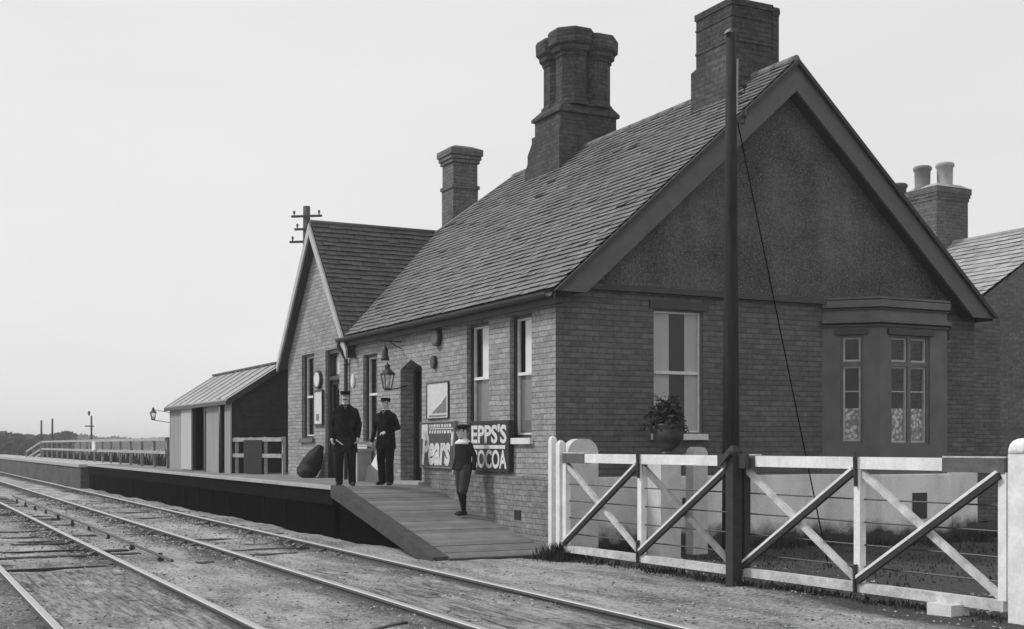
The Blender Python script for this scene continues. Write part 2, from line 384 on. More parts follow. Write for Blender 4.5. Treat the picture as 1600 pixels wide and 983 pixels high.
def text_mb(mb, fr, txt, u0, u1, z0, z1, d, th=.006, off=.0, shear=0):
    cu = bpy.data.curves.new('lettering', 'FONT'); cu.body = txt; cu.offset = off; cu.resolution_u = 4; cu.shear = shear
    ob = bpy.data.objects.new('lettering', cu); COL.objects.link(ob)
    dg = bpy.context.evaluated_depsgraph_get(); dg.update()
    me = bpy.data.meshes.new_from_object(ob.evaluated_get(dg))
    xs = [v.co.x for v in me.vertices]; ys = [v.co.y for v in me.vertices]
    x0, x1, y0, y1 = min(xs), max(xs), min(ys), max(ys)
    vs = [mb.bm.verts.new(fr(u0+(v.co.x-x0)/(x1-x0)*(u1-u0), z0+(v.co.y-y0)/(y1-y0)*(z1-z0), d+th)) for v in me.vertices]
    for p in me.polygons:
        try: mb.bm.faces.new([vs[i] for i in p.vertices])
        except ValueError: pass
    bpy.data.objects.remove(ob); bpy.data.curves.remove(cu); bpy.data.meshes.remove(me)

def fuse(mb, name, mat, parent, vox=.008, smooth=3):
    bmesh.ops.recalc_face_normals(mb.bm, faces=mb.bm.faces[:])
    me = bpy.data.meshes.new('tmp'); mb.bm.to_mesh(me); mb.bm.free()
    ob = bpy.data.objects.new('tmp', me); COL.objects.link(ob)
    r = ob.modifiers.new('r', 'REMESH'); r.mode = 'VOXEL'; r.voxel_size = vox; r.use_smooth_shade = True
    s = ob.modifiers.new('s', 'SMOOTH'); s.factor = .5; s.iterations = smooth
    dg = bpy.context.evaluated_depsgraph_get(); dg.update()
    new = bpy.data.meshes.new_from_object(ob.evaluated_get(dg)); new.name = name
    bpy.data.objects.remove(ob); bpy.data.meshes.remove(me)
    new.materials.clear()
    for p in new.polygons: p.use_smooth = True
    return link_mesh(name, new, mat, parent)
# ------------------------------------------------------------------ key dimensions (metres; wall corner at the origin, z = 0 ground)
PZ = .82                      # platform height
W, YE = 7.95, 12.3            # gable width, far end of the range
EX, EZ, AX, AZ = -.15, 3.62, 3.95, 7.25   # eave, apex
SL = (AZ-EZ)/(AX-EX)
HY = 8.9                      # ridge end where the hip starts
WY0, WY1, WC, WEZ, WAZ = 8.05, 12.3, 10.17, 3.55, 6.14   # wing gable
def rz(x): return EZ+SL*(x-EX) if x < AX else AZ-SL*(x-AX)

# ------------------------------------------------------------------ setting
mb = MB(); 
def gz(x, y):
    h = .012*math.sin(x*3.1+y*.7)+.012*math.sin(y*2.3-x*1.7)+.01*math.sin(x*5.3+2*y)+.010*math.sin(x*9.1-3.3*y)*math.sin(2.9*x+5.7*y)
    return h-.012
nx = [-1500, -400, -120, -60, -30]+[-20+.25*i for i in range(0, 161)]+[30, 60, 120, 400, 1500]
ny = [-1500, -300, -60, -25]+[-17+.25*i for i in range(0, 209)]+[60+8*i for i in range(1, 10)]+[200, 400, 800, 1500]
vs = [[mb.bm.verts.new((x, y, gz(x, y) if -20 < x < 20 and -17 < y < 36 else (-.012 if abs(x) < 60 and abs(y) < 70 else -.1))) for x in nx] for y in ny]
for j in range(len(ny)-1):
    for i in range(len(nx)-1):
        f = mb.bm.faces.new((vs[j][i], vs[j][i+1], vs[j+1][i+1], vs[j+1][i])); f.smooth = True
struct(mb.build('ground', 'ground'), label='gravel and cinder ground of the crossing and the fields beyond')

# scattered stones
mb = MB()
for i in range(30000):
    t = rnd.random()
    y = -13.5+t*t*34; x = rnd.uniform(-9.5, 1.6 if y < 0 else -1.9)
    if rnd.random() < .35:
        x = rnd.choice((-2.6, -4.05, -5.6, -7.0))+.0065*y+rnd.gauss(0, .22); y = -9+rnd.random()*32
    if y > 0: x = min(x, -2.0)
    s = rnd.uniform(.006, .022)*(1.5 if y > 3 else 1)
    if x > .3 and y > -.2: continue
    c = Vector((x, y, gz(x, y)+s*.3)); p = []
    for k in range(5):
        a = k*2*math.pi/5+rnd.random(); p.append(mb.bm.verts.new(c+Vector((math.cos(a)*s*rnd.uniform(.7, 1.2), math.sin(a)*s*rnd.uniform(.7, 1.2), -s*.4))))
    top = mb.bm.verts.new(c+Vector((rnd.uniform(-.3, .3)*s, rnd.uniform(-.3, .3)*s, s*rnd.uniform(.15, .45))))
    for k in range(5): mb.bm.faces.new((p[k], p[(k+1) % 5], top))
struct(mb.build('gravel', 'pebble'), 'stuff', 'loose stones scattered over the crossing and track bed', 'gravel')

# platform: board deck on timber framing, then masonry beyond
mb = MB()
y = 4.32
while y < 29.8:
    w = .30
    x1 = -.004 if y < 12.3 else 2.2
    if y+w > 12.3 and y < 12.3: w = 12.3-y
    mb.box((-1.50, y, PZ-.06), (x1 if y < 22.6 else -.15, y+w-.006, PZ+rnd.uniform(-.003, .003))); y += w
mb.mi = 1; mb.box((-1.74, 4.3, PZ-.045), (-1.505, 29.8, PZ+.004))
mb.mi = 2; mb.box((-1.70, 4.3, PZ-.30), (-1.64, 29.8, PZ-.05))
mb.mi = 3
yy = 4.3
while yy < 29.7:
    y2 = min(29.8, yy+1.35); mb.box((-1.66, yy+.012, -.1), (-1.6, y2-.012, PZ-.305)); yy = y2  # solid dark boards painted as the shade under the deck
mb.box((-1.59, 4.3, -.1), (-1.5, 29.8, PZ-.12))
mb.mi = 2
yy = 5.65
while yy < 29.6: mb.box((-1.685, yy-.02, -.1), (-1.661, yy+.02, PZ-.31)); yy += 1.35
mb.mi = 4; mb.box((-1.95, 29.8, -.1), (-.05, 78, PZ-.09)); mb.mi = 1; mb.box((-2.0, 29.78, PZ-.088), (-.05, 78, PZ+.01))
struct(mb.build('platform', ['platform_top', 'platform_edge', 'fascia', 'platform_void', 'brick_platform', 'ramp_beam']), label='low timber station platform with near-black front painted as shade')
mb = MB()
yb = -.1; n = 26; y1 = 4.3
for i in range(n):
    a, b = y1+(yb-y1)*i/n, y1+(yb-y1)*(i+1)/n
    za, zb = PZ*(1-i/n), PZ*(1-(i+1)/n)+.001
    xa, xb = -1.52-.14*i/n, -1.52-.14*(i+1)/n
    j = rnd.uniform(-.004, .004)
    mb.hexa([(xb, b+.003, zb-.06), (-.004, b+.003, zb-.06), (-.004, a, za-.06), (xa, a, za-.06), (xb, b+.003, zb+j), (-.004, b+.003, zb+j), (-.004, a, za+j), (xa, a, za+j)])
mb.mi = 1
mb.hexa([(-1.90, yb-.05, -.12), (-1.67, yb-.05, -.12), (-1.53, 4.29, PZ-.16), (-1.75, 4.29, PZ-.16), (-1.90, yb-.05, .05), (-1.67, yb-.05, .05), (-1.53, 4.29, PZ+.03), (-1.75, 4.29, PZ+.03)])
mb.mi = 2
mb.prism([(-1.6, .6, -.1), (-1.6, 4.25, -.1), (-1.6, 4.25, PZ-.2), (-1.6, .6, .08)], (.1, 0, 0))  # dark fill painted as the shade beneath the ramp
mb.mi = 1; mb.box((-1.7, yb-.14, -.1), (-.0, yb-.052, .03))
struct(mb.build('platform_ramp', ['ramp_top', 'ramp_beam', 'platform_void']), label='boarded ramp sloping from the platform down to the crossing')

# tracks
DR = .0065
def rail(parent, x0):
    mb = MB(); pr = [(-.034, 0), (.034, 0), (.034, .02), (.012, .035), (.012, .075), (.035, .088), (.035, .112), (.028, .12), (-.028, .12), (-.035, .112), (-.035, .088), (-.012, .075), (-.012, .035), (-.034, .02)]
    ys = [-20, -8, 0, 10, 25, 45, 70, 110, 160, 220, 300]
    rings = [[mb.bm.verts.new((x0+DR*y+p[0], y, -.052+p[1])) for p in pr] for y in ys]
    for A, B in zip(rings, rings[1:]):
        for k in range(len(pr)):
            f = mb.bm.faces.new((A[k], A[(k+1) % len(pr)], B[(k+1) % len(pr)], B[k])); f.material_index = 1 if k in (7, 6, 8) else 0
    mb.build('rail', ['rust', 'rail_top'], parent)
def track(label, xa, xb, seed):
    t = thing('railway_track', label, 'railway track', ((xa+xb)/2, 0, 0), 'parallel railway tracks')
    rail(t, xa); rail(t, xb)
    r = random.Random(seed); first = None
    for i in range(80):
        y = 1.35+i*.78
        if first is None:
            mb = MB(); c = (xa+xb)/2; mb.box((c-1.25, y-.12, -.09), (c+1.25, y+.12, .022)); mb.bevel(.012)
            mb.mi = 1
            for x in (xa, xb):
                for s in (-1, 1): mb.hexa([(x+s*.035, y-.06, .022), (x+s*.15, y-.055, .022), (x+s*.15, y+.055, .022), (x+s*.035, y+.06, .022), (x+s*.035, y-.045, .075), (x+s*.10, y-.04, .05), (x+s*.10, y+.04, .05), (x+s*.035, y+.045, .075)])
            first = mb.build('sleeper', ['sleeper', 'iron'], t); o = first; y0 = y; sink = -.05 if xa > -5 else -.036
        else:
            o = first.copy(); COL.objects.link(o)
        o.location = (DR*y+r.uniform(-.03, .03), y-y0, sink+r.uniform(-.018, .018)); o.rotation_euler.z = r.uniform(-.008, .008)
    return t
track('railway track running right beside the platform edge', -2.58, -4.03, 3)
track('nearer railway track, farther from the platform, with the brighter rails', -5.58, -6.99, 4)
# dirt-covered crossing planks between the rails of the near track
mb = MB()
for (xa, xb, ya, yb_) in ((-6.9, -5.68, -14, .75), (-3.94, -2.68, -14, -.4)):
    n = 8; w = (xb-xa)/n
    for i in range(n):
        yc = ya
        while yc < yb_:
            ln = rnd.uniform(2.2, 3.4); ye = min(yb_-rnd.random()*.05, yc+ln)
            mb.hexa([(xa+i*w+.008+DR*yc, yc+.01, -.08), (xa+(i+1)*w-.008+DR*yc, yc+.01, -.08), (xa+(i+1)*w-.008+DR*ye, ye, -.08), (xa+i*w+.008+DR*ye, ye, -.08)]
                    + [(q[0], q[1], .0+rnd.uniform(-.012, .010)) for q in ((xa+i*w+.008+DR*yc, yc+.01), (xa+(i+1)*w-.008+DR*yc, yc+.01), (xa+(i+1)*w-.008+DR*ye, ye), (xa+i*w+.008+DR*ye, ye))])
            yc = ye
            if yb_-yc < .12: break
# planks lie partly buried in dirt: only their upper faces show between drifts
struct(mb.build('crossing', 'cinder'), label='worn timber crossing boards between the rails')
for (x0, x1, y, lab) in ((-7.9, -5.75, .98, 'dark timber baulk at the end of the crossing boards'), (-8.9, -5.7, 3.6, 'dark timber lying across the near track farther from the crossing')):
    mb = MB(); mb.beam((x0, y, -.012), (x1, y+.05, -.008), .07, .05); mb.bevel(.01)
    tag(mb.build('timber_baulk', 'sleeper', base=(x0, y, 0)), lab, 'timber', 'timbers across the near track')
mb = MB(); mb.beam((-5.15, -5.8, .0), (-4.35, -5.2, .0), .05, .05)
tag(mb.build('iron_bar', 'iron', base=(-4.7, -5.5, 0)), 'thin dark bar lying in the gravel in the foreground between the tracks', 'bar')
t = thing('signal_rodding', 'run of low iron rodding on stakes between the two tracks', 'rodding', (-4.95, 2, 0))
mb = MB(); mb.tube([(-4.98, .9, .05), (-4.95, 8, .09), (-4.85, 22, .09)], .02, 6); mb.build('rod', 'iron', t)
for k in range(10):
    mb = MB(); yk = 1.7+k*2.0; mb.box((-4.985, yk-.022, -.06), (-4.94, yk+.022, .09)); mb.box((-5.0, yk-.035, -.01), (-4.92, yk+.035, .02)); mb.build('stake', 'iron', t)

# ------------------------------------------------------------------ station building
st = thing('station_building', 'brick railway station with slate roof, tall clustered chimneys and a roughcast gable end', 'station', (4, 6, 0))
Lh = {}
def H(y0, y1, z0, z1, r=.16): return (-y1, -y0, z0, z1, r)
holes = [H(.70, 1.38, 1.60, 3.38), H(2.08, 2.86, 1.56, 3.38), H(4.66, 5.62, PZ, 2.98, .38), H(6.75, 7.5, 1.56, 3.2),
         H(8.85, 9.72, PZ, 3.44, .2), H(10.45, 11.3, 1.64, 3.44)]
mb = MB()
wall(mb, LONG, -YE, 0, 0, 3.62, holes)
# low pointed brick head over the doorway
for s in (-1, 1):
    c = -5.14; e = c+s*.48
    mb.prism([LONG(e, 2.82), LONG(e, 2.98), LONG(c, 2.98)], LONG.n*-.38)
# wing gable
mb.face([LONG(-YE, 3.62), LONG(-WY0, 3.62), LONG(-WC, WAZ-.15)])
mb.face([Vector((W, 0, 0)), Vector((W, YE, 0)), Vector((W, YE, 3.62)), Vector((W, 0, 3.62))])
mb.face([Vector((W, YE, 0)), Vector((0, YE, 0)), Vector((0, YE, 3.62)), Vector((W, YE, 3.62))])
mb.build('long_wall', 'brick_long', st, normals=False)
# gable end wall with bay opening behind the bay window
GH = [(1.60, 2.46, 1.66, 3.44, .12), (4.86, 7.14, .0, 3.4, .12)]
mb = MB(); wall(mb, GAB, 0, W, 0, 3.66, GH)
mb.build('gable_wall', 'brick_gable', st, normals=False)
mb = MB()
mb.prism([(.12, -.05, 3.70), (W-.12, -.05, 3.70), (AX+.02, -.05, AZ-.12), (AX-.02, -.05, AZ-.12)], (0, .05, 0))
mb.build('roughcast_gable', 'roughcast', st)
mb = MB()
mb.box((.05, -.085, 3.655), (W-.05, -.002, 3.735)); mb.build('shadow_band', 'dark_paint', st)  # dark strip drawn in as the shadow below the roughcast
# plinth, following wall and bay (butts the bay)
BX = [(4.70, 0), (5.30, -.60), (6.70, -.60), (7.30, 0)]
mb = MB()
pl = [(-.03, 0), (4.68, 0)] 
def strip(pts, z0, z1, off):
    P = [Vector((a, b, 0)) for a, b in pts]; nrm = []
    for i in range(len(P)):
        t0 = (P[i]-P[i-1]).normalized() if i else None; t1 = (P[i+1]-P[i]).normalized() if i < len(P)-1 else None
        ns = [Vector((t.y, -t.x, 0)) for t in (t0, t1) if t]
        n = sum(ns, Vector()).normalized(); k = 1/max(.5, n.dot(ns[0])); nrm.append(n*k)
    for i in range(len(P)-1):
        a, b, na, nb = P[i], P[i+1], nrm[i], nrm[i+1]; zz = Vector((0, 0, 1))
        mb.hexa([a+na*off+zz*z0, b+nb*off+zz*z0, b+zz*z0, a+zz*z0, a+na*off+zz*(z1-.02), b+nb*off+zz*(z1-.02), b+zz*z1, a+zz*z1])
strip([(.0, -.002), (4.70, -.002), (5.30, -.602), (6.70, -.602), (7.30, -.002), (W, -.002)], -.05, 1.05, .06)
mb.build('plinth', 'plinth', st)
mb = MB(); LP = Fr((-.002, 0, 0), (0, -1, 0))
mb.fbox(LP, -4.5, .06, -.05, 1.05, 0, .035); mb.build('long_wall_plinth', 'brick_base', st)
for (u, z, w, h) in ((2.05, .62, .16, .12), (3.1, .62, .14, .12), (5.9, .36, .3, .4)):
    mb = MB(); y = -.662 if u > 5 else -.062
    mb.box((u, y-.01, z), (u+w, y+.0, z+h))
    for k in range(4): mb.box((u+.01, y-.018, z+.015+k*(h-.03)/4), (u+w-.01, y-.0101, z+.015+k*(h-.03)/4+(h-.03)/7))
    mb.build('air_vent', 'iron', st)
mb = MB(); mb.fbox(LP, -1.15, -.95, .42, .56, .035, .045)
for k in range(4): mb.fbox(LP, -1.14+k*.047, -1.11+k*.047, .43, .55, .0451, .052)
mb.build('air_vent', 'iron', st)

# windows
def window(fr, u0, u1, z0, z1, dep, meet=None, frame='grey_frame', sash='sash_paint', blinds=(), mull=None, trans=None, sill=True, bars=(), fw=.05, name='window'):
    mb = MB()
    for a, b, c, d in ((u0, u0+fw, z0, z1), (u1-fw, u1, z0, z1), (u0+fw, u1-fw, z1-fw, z1), (u0+fw, u1-fw, z0, z0+fw)): mb.fbox(fr, a, b, c, d, -dep-.06, -dep+.03)
    if mull: mb.fbox(fr, mull-.035, mull+.035, z0+fw, z1-fw, -dep-.058, -dep+.028)
    if trans:
        cols = [(u0+fw, (mull-.035) if mull else u1-fw)]+([(mull+.035, u1-fw)] if mull else [])
        for a, b in cols: mb.fbox(fr, a, b, trans-.035, trans+.035, -dep-.057, -dep+.027)
    w = mb.build(name, frame, st)
    us = [(u0+fw, (mull-.035) if mull else u1-fw)]+([(mull+.035, u1-fw)] if mull else [])
    zs = [(z0+fw, (trans-.035) if trans else z1-fw)]+([(trans+.035, z1-fw)] if trans else [])
    t = .028
    for a, b in us:
        for c, d in zs:
            mb = MB(); de = -dep-.02
            for q in ((a, a+t, c, d), (b-t, b, c, d), (a+t, b-t, d-t, d), (a+t, b-t, c, c+t)): mb.fbox(fr, *q, de-.03, de+.015)
            if meet and c < meet < d: mb.fbox(fr, a+t, b-t, meet-.022, meet+.022, de-.028, de+.025)
            for bz in bars:
                if c < bz < d: mb.fbox(fr, a+t, b-t, bz-.008, bz+.008, de-.02, de+.005)
            mb.build('sash', sash, w)
            mb = MB(); mb.face([fr(a+t, c+t, de-.01), fr(b-t, c+t, de-.01), fr(b-t, d-t, de-.01), fr(a+t, d-t, de-.01)]); mb.build('pane', 'glass', w)
    for (a, b, c, d, m) in blinds:
        mb = MB(); n = 10; dd = -dep-.047
        pts = [(a+(b-a)*k/n, dd+.006*math.sin(k*2.1)*(m == 'curtain')) for k in range(n+1)]
        for (p, q), (p2, q2) in zip(pts, pts[1:]): mb.face([fr(p, c, q), fr(p2, c, q2), fr(p2, d, q2), fr(p, d, q)])
        mb.build('curtain' if m == 'curtain' else 'blind', m, w)
    if sill:
        mb = MB(); mb.fbox(fr, u0-.05, u1+.05, z0-.09, z0-.003, -dep+.031, .06); mb.bevel(.008); mb.build('sill', 'sash_paint' if sill == 2 else 'cement', w)
    return w
def lw(y0, y1, z0, z1, dep, **k):
    k['blinds'] = [(-b, -a, c, d, m) for a, b, c, d, m in k.get('blinds', ())]
    return window(LONG, -y1, -y0, z0, z1, dep, **k)
lw(.70, 1.38, 1.60, 3.38, .10, frame='dark_paint', meet=2.53, sill=2, fw=.045, blinds=[(.72, 1.16, 2.5, 3.34, 'blind'), (.72, .9, 1.62, 2.5, 'blind'), (.9, 1.34, 1.62, 2.5, 'blind_grey')])
lw(2.08, 2.86, 1.56, 3.38, .10, frame='dark_paint', meet=2.53, fw=.045, sill=False, blinds=[(2.1, 2.58, 2.5, 3.34, 'blind'), (2.1, 2.28, 2.0, 2.5, 'blind'), (2.28, 2.8, 1.6, 2.5, 'blind_grey')])
lw(6.75, 7.5, 1.56, 3.2, .10, frame='dark_paint', meet=2.45, blinds=[(6.8, 7.0, 1.6, 3.1, 'blind_grey')])
lw(10.45, 11.3, 1.64, 3.44, .10, frame='dark_paint', meet=2.53, blinds=[(10.5, 10.75, 1.7, 3.3, 'blind_grey')])
window(GAB, 1.60, 2.46, 1.66, 3.44, .06, meet=2.54, sash='sash_paint', fw=.02, sill=2, blinds=[(1.62, 1.93, 2.0, 3.4, 'blind_mid'), (2.2, 2.44, 1.7, 3.4, 'blind_mid')])
mb = MB(); mb.box((1.9, 1.7, 0), (W-.05, 1.8, 3.55)); mb.box((1.3, 1.81, 0), (1.4, YE-.05, 3.55)); mb.box((.05, .05, 3.56), (W-.05, YE-.05, 3.6))
mb.build('inner_partition', 'room', st)
# partitions added near-black, so the shade of the rooms is in their colour
# brick lintel courses over the window in the gable
mb = MB(); mb.box((1.52, -.022, 3.445), (2.54, -.001, 3.56)); mb.build('lintel', 'dark_paint', st)
# waiting room door in the wing and booking office door
mb = MB(); a, b = -9.72, -8.85
for q in ((a, a+.09, PZ, 3.44), (b-.09, b, PZ, 3.44), (a+.09, b-.09, 3.36, 3.44), (a+.09, b-.09, 2.82, 2.9)): mb.fbox(LONG, *q, -.2, -.06)
d = mb.build('doorway', 'dark_paint', st); d['label'] = 'glazed door with fanlight in the small gable'
mb = MB(); mb.fbox(LONG, a+.09, b-.09, PZ+.01, 1.9, -.16, -.11)
for q in ((a+.09, a+.19, 1.9, 2.82), (b-.19, b-.09, 1.9, 2.82), (a+.19, b-.19, 2.74, 2.82)): mb.fbox(LONG, *q, -.16, -.11)
mb.fbox(LONG, a+.2, b-.2, PZ+.15, 1.75, -.1099, -.10); mb.build('door_leaf', 'door_paint', d)
mb = MB(); mb.face([LONG(a+.09, 2.9, -.13), LONG(b-.09, 2.9, -.13), LONG(b-.09, 3.36, -.13), LONG(a+.09, 3.36, -.13)]); mb.build('fanlight', 'glass', d)
mb = MB(); mb.face([LONG(a+.19, 1.9, -.135), LONG(b-.19, 1.9, -.135), LONG(b-.19, 2.74, -.135), LONG(a+.19, 2.74, -.135)]); mb.build('pane', 'glass', d)
mb = MB(); mb.fbox(LONG, a+.08, b-.08, 2.95, 3.3, -.21, -.205); mb.build('blind', 'blind', d)
mb = MB(); a, b = -5.62, -4.66
mb.fbox(LONG, a, a+.10, PZ, 2.9, -.38, -.25); mb.fbox(LONG, b-.1, b, PZ, 2.9, -.38, -.25); mb.fbox(LONG, a+.1, b-.1, 2.80, 2.97, -.38, -.25)
d = mb.build('doorway', 'dark_paint', st); d['label'] = 'dark doorway with low pointed head'
mb = MB()
mb.fbox(LONG, a+.1, b-.1, PZ+.01, 2.8, -.36, -.31)
for k in range(2):
    for (z0, z1) in ((1.0, 1.6), (1.75, 2.65)): mb.fbox(LONG, a+.17+k*.33, a+.43+k*.33, z0, z1, -.3099, -.30)
mb.build('door_leaf', 'door_paint', d)
mb = MB(); mb.ball(LONG(b-.17, 1.75, -.28), .03); mb.build('door_knob', 'brass', d)
mb = MB(); mb.fbox(LONG, -5.7, -4.58, PZ-.002, PZ+.05, -.25, .10); mb.build('door_step', 'platform_edge', st)

# bay window
CL = Fr((4.70, 0, 0), (.7071, -.7071, 0)); CF = Fr((5.30, -.60, 0), (1, 0, 0)); CR = Fr((6.70, -.60, 0), (.7071, .7071, 0)); cl = .8485
mb = MB()
wall(mb, CL, 0, cl, 0, 3.60, [(.27, .60, 1.52, 3.18, .1)]); wall(mb, CF, 0, 1.4, 0, 3.60, [(.23, 1.03, 1.50, 3.18, .1)]); wall(mb, CR, 0, cl, 0, 3.60, [(.25, .58, 1.52, 3.18, .1)])
mb.build('bay', 'cement', st, normals=False)
mb = MB()
strip(BX, 3.36, 3.43, .07); strip(BX, 3.60, 3.72, .05)
mb.prism([(4.66, -.004, 3.722), (5.27, -.64, 3.722), (6.73, -.64, 3.722), (7.34, -.004, 3.722)], (0, 0, .03))
mb.build('bay_cornice', 'cement', st)
mb = MB(); strip(BX, 3.30, 3.355, .03); strip(BX, 3.56, 3.597, .03); mb.build('bay_moulding', 'dark_paint', st)
for fr, a, b in ((CL, .27, .60), (CF, .23, 1.03), (CR, .25, .58)):
    for z in (3.185,):
        mb = MB(); mb.fbox(fr, a-.08, b+.08, z, z+.09, .001, .035); mb.build('lintel', 'dark_paint', st)
nc = lambda a, b: [(a+.03, b-.03, 1.56, 2.06, 'curtain')]
window(CL, .27, .60, 1.52, 3.18, .06, trans=2.74, sash='sash_worn', fw=.035, bars=(2.32,), sill=False, blinds=nc(.27, .60))
window(CF, .23, 1.03, 1.50, 3.18, .06, trans=2.74, mull=.63, sash='sash_worn', fw=.035, bars=(2.32,), sill=False, blinds=nc(.23, .63)+nc(.63, 1.03))
window(CR, .25, .58, 1.52, 3.18, .06, trans=2.74, sash='sash_worn', fw=.035, bars=(2.32,), sill=False, blinds=nc(.25, .58))

# roofs
V = Vector
YV = -.30
e_, s_ = V((0, 1, 0)), V((AX-EX, 0, AZ-EZ)).normalized()
HEY = YE+.2
roofpoly = [V((EX, YV, EZ)), V((EX, WC, EZ)), V((2.9, WC, rz(2.9))), V((AX, HY, AZ)), V((AX, YV, AZ))]
# hip plane beyond
deck = MB()
SH = (AZ-EZ)/(HEY-HY)
JX, JY = 2.62, 10.06; JZ = rz(JX)
hipp = [(JX, JY, JZ), (JX, HEY, EZ), (W+.14, HEY, EZ), (AX, HY, AZ)]
for poly in ([(EX, YV+.04, EZ), (EX, WY0-.05, EZ), (JX, JY, JZ), (AX, HY, AZ), (AX, YV+.04, AZ)], [(W+.14, YV+.04, EZ), (W+.14, HEY, EZ), (AX, HY, AZ), (AX, YV+.04, AZ)], hipp):
    deck.prism([V(p)-V((0, 0, .012)) for p in poly], (0, 0, -.07))
roof = deck.build('roof', 'deck', st)
sl = slates([V((EX-.03, YV, EZ-.03)), V((EX-.03, WY0-.05, EZ-.03)), V((JX, JY, JZ)), V((AX, HY, AZ)), V((AX, YV, AZ))], e_, s_, (EX-.03, YV, EZ-.03), seed=2)
sl.build('slates', 'slate', roof)
s2 = V((0, HY-HEY, AZ-EZ)).normalized()
slates([V(p) for p in hipp], (1, 0, 0), s2, (EX, HEY, EZ), seed=3, width=.4, gauge=.25).build('slates', 'slate_wing', roof)
s3 = V((AX-W-.14, 0, AZ-EZ)).normalized()
slates([V((W+.14, YV, EZ)), V((W+.14, HEY, EZ)), V((AX, HY, AZ)), V((AX, YV, AZ))], (0, 1, 0), s3, (W+.14, YV, EZ), seed=4, width=.4, gauge=.25).build('slates', 'slate', roof)
mb = MB(); y = YV
while y < HY:
    y2 = min(HY, y+.45); mb.tube([(AX, y+.004, AZ+.005), (AX, y2-.004, AZ+.005)], .06, 10); y = y2
mb.tube([(AX, HY, AZ-.01), (JX, JY, JZ+.02)], .045, 8)
mb.build('ridge_tiles', 'slate', roof)
# wing roof
wr = []
XW = -.18
XE = 3.6
for sgn, yf in ((1, 12.42), (-1, WC-(12.42-WC))):
    ze = WAZ-(WAZ-WEZ)*(abs(yf-WC))/(YE-WC)
    wr.append((yf, ze))
deck = MB()
for yf, ze in wr: deck.prism([(XW+.03, yf, ze-.012), (XE, yf, ze-.012), (XE, WC, WAZ-.012), (XW+.03, WC, WAZ-.012)], (0, 0, -.06))
wroof = deck.build('wing_roof', 'deck', st)
for (yf, ze), sd in zip(wr, (5, 6)):
    s4 = V((0, WC-yf, WAZ-ze)).normalized()
    slates([V((XW, yf, ze)), V((XE, yf, ze)), V((XE, WC, WAZ)), V((XW, WC, WAZ))], (1, 0, 0), s4, (XW, yf, ze), seed=sd).build('slates', 'slate_wing', wroof)
mb = MB(); mb.tube([(XW, WC, WAZ+.0), (2.75, WC, WAZ+.0)], .055, 10); mb.build('ridge_tiles', 'slate_wing', wroof)
# bargeboards main gable
def barge(mb, a, b, y0, y1, dep, drop=.02):
    a, b = V(a), V(b); z = V((0, 0, 1))
    pts = [a-z*drop, b-z*drop, b-z*(drop+dep), a-z*(drop+dep)]
    return pts
LFT = V((EX-.06, 0, EZ-.05)); RGT = V((W+.2, 0, EZ-.05)); APX = V((AX, 0, AZ))
def verge(f, top, bot):
    # sloping strip below the verge, its foot cut level at the eaves
    dz = V((0, 0, 1)); sg = 1 if f.x < AX else -1
    q = lambda d: V((f.x+sg*max(0, d)/SL, 0, f.z))
    return [q(top), APX-dz*top, APX-dz*bot, q(bot)]
for f in (LFT, RGT):
    mb = MB(); mb.prism([q+V((0, YV+.05, 0)) for q in verge(f, .09, .47)], (0, -.045, 0)); b_ = mb.build('bargeboard', 'barge', st)
    mb = MB(); mb.prism([q+V((0, YV+.004, 0)) for q in verge(f, .01, .085)], (0, -.06, 0)); mb.build('verge_mould', 'soffit', b_)
    mb = MB(); mb.prism([k+V((0, YV+.052, 0)) for k in verge(f, .40, .45)], (0, -YV-.055, 0)); mb.build('soffit', 'soffit', b_)
# wing bargeboards, pale
for yf, ze in wr:
    mb = MB(); a = V((XW, yf+(.05 if yf > WC else -.05), ze-.06)); b = V((XW, WC, WAZ))
    mb.prism([a+V((0, 0, -.02)), b+V((0, 0, -.02)), b+V((0, 0, -.27)), a+V((0, 0, -.2))], (-.04, 0, 0))
    b_ = mb.build('bargeboard', 'barge_pale', st)
    mb = MB(); mb.prism([a+V((.005, 0, -.13)), b+V((.005, 0, -.2)), b+V((.005, 0, -.25)), a+V((.005, 0, -.18))], (.17, 0, 0)); mb.build('soffit', 'soffit', b_)
# eaves: fascia, gutter, downpipe
mb = MB(); mb.box((EX+.0, YV+.06, EZ-.22), (EX+.025, WY0-.0, EZ-.06)); mb.box((EX+.026, YV+.06, EZ-.2), (-.001, WY0, EZ-.17)); mb.build('fascia', 'soffit', st)
mb = MB(); n = 8
prof = [(EX-.02-.055+.06*math.cos(math.pi+math.pi*k/n), EZ-.07+.06*math.sin(math.pi+math.pi*k/n)) for k in range(n+1)]
for (a, b), (c, d) in zip(prof, prof[1:]): mb.prism([(a, YV+.1, b), (c, YV+.1, d), (c, YV+.1, d+.008), (a, YV+.1, b+.008)], (0, WY0+.15-YV, 0))
mb.build('gutter', 'iron', st)
mb = MB(); mb.tube([(EX-.07, 8.28, EZ-.1), (EX-.07, 8.28, EZ-.2), (-.06, 8.30, EZ-.45), (-.06, 8.30, 2.0), (-.06, 8.30, PZ)], .038, 8)
for z in (1.3, 2.3, 3.05): mb.tube([(-.06, 8.30, z), (-.06, 8.30, z+.06)], .05, 8)
mb.build('downpipe', 'iron', st)

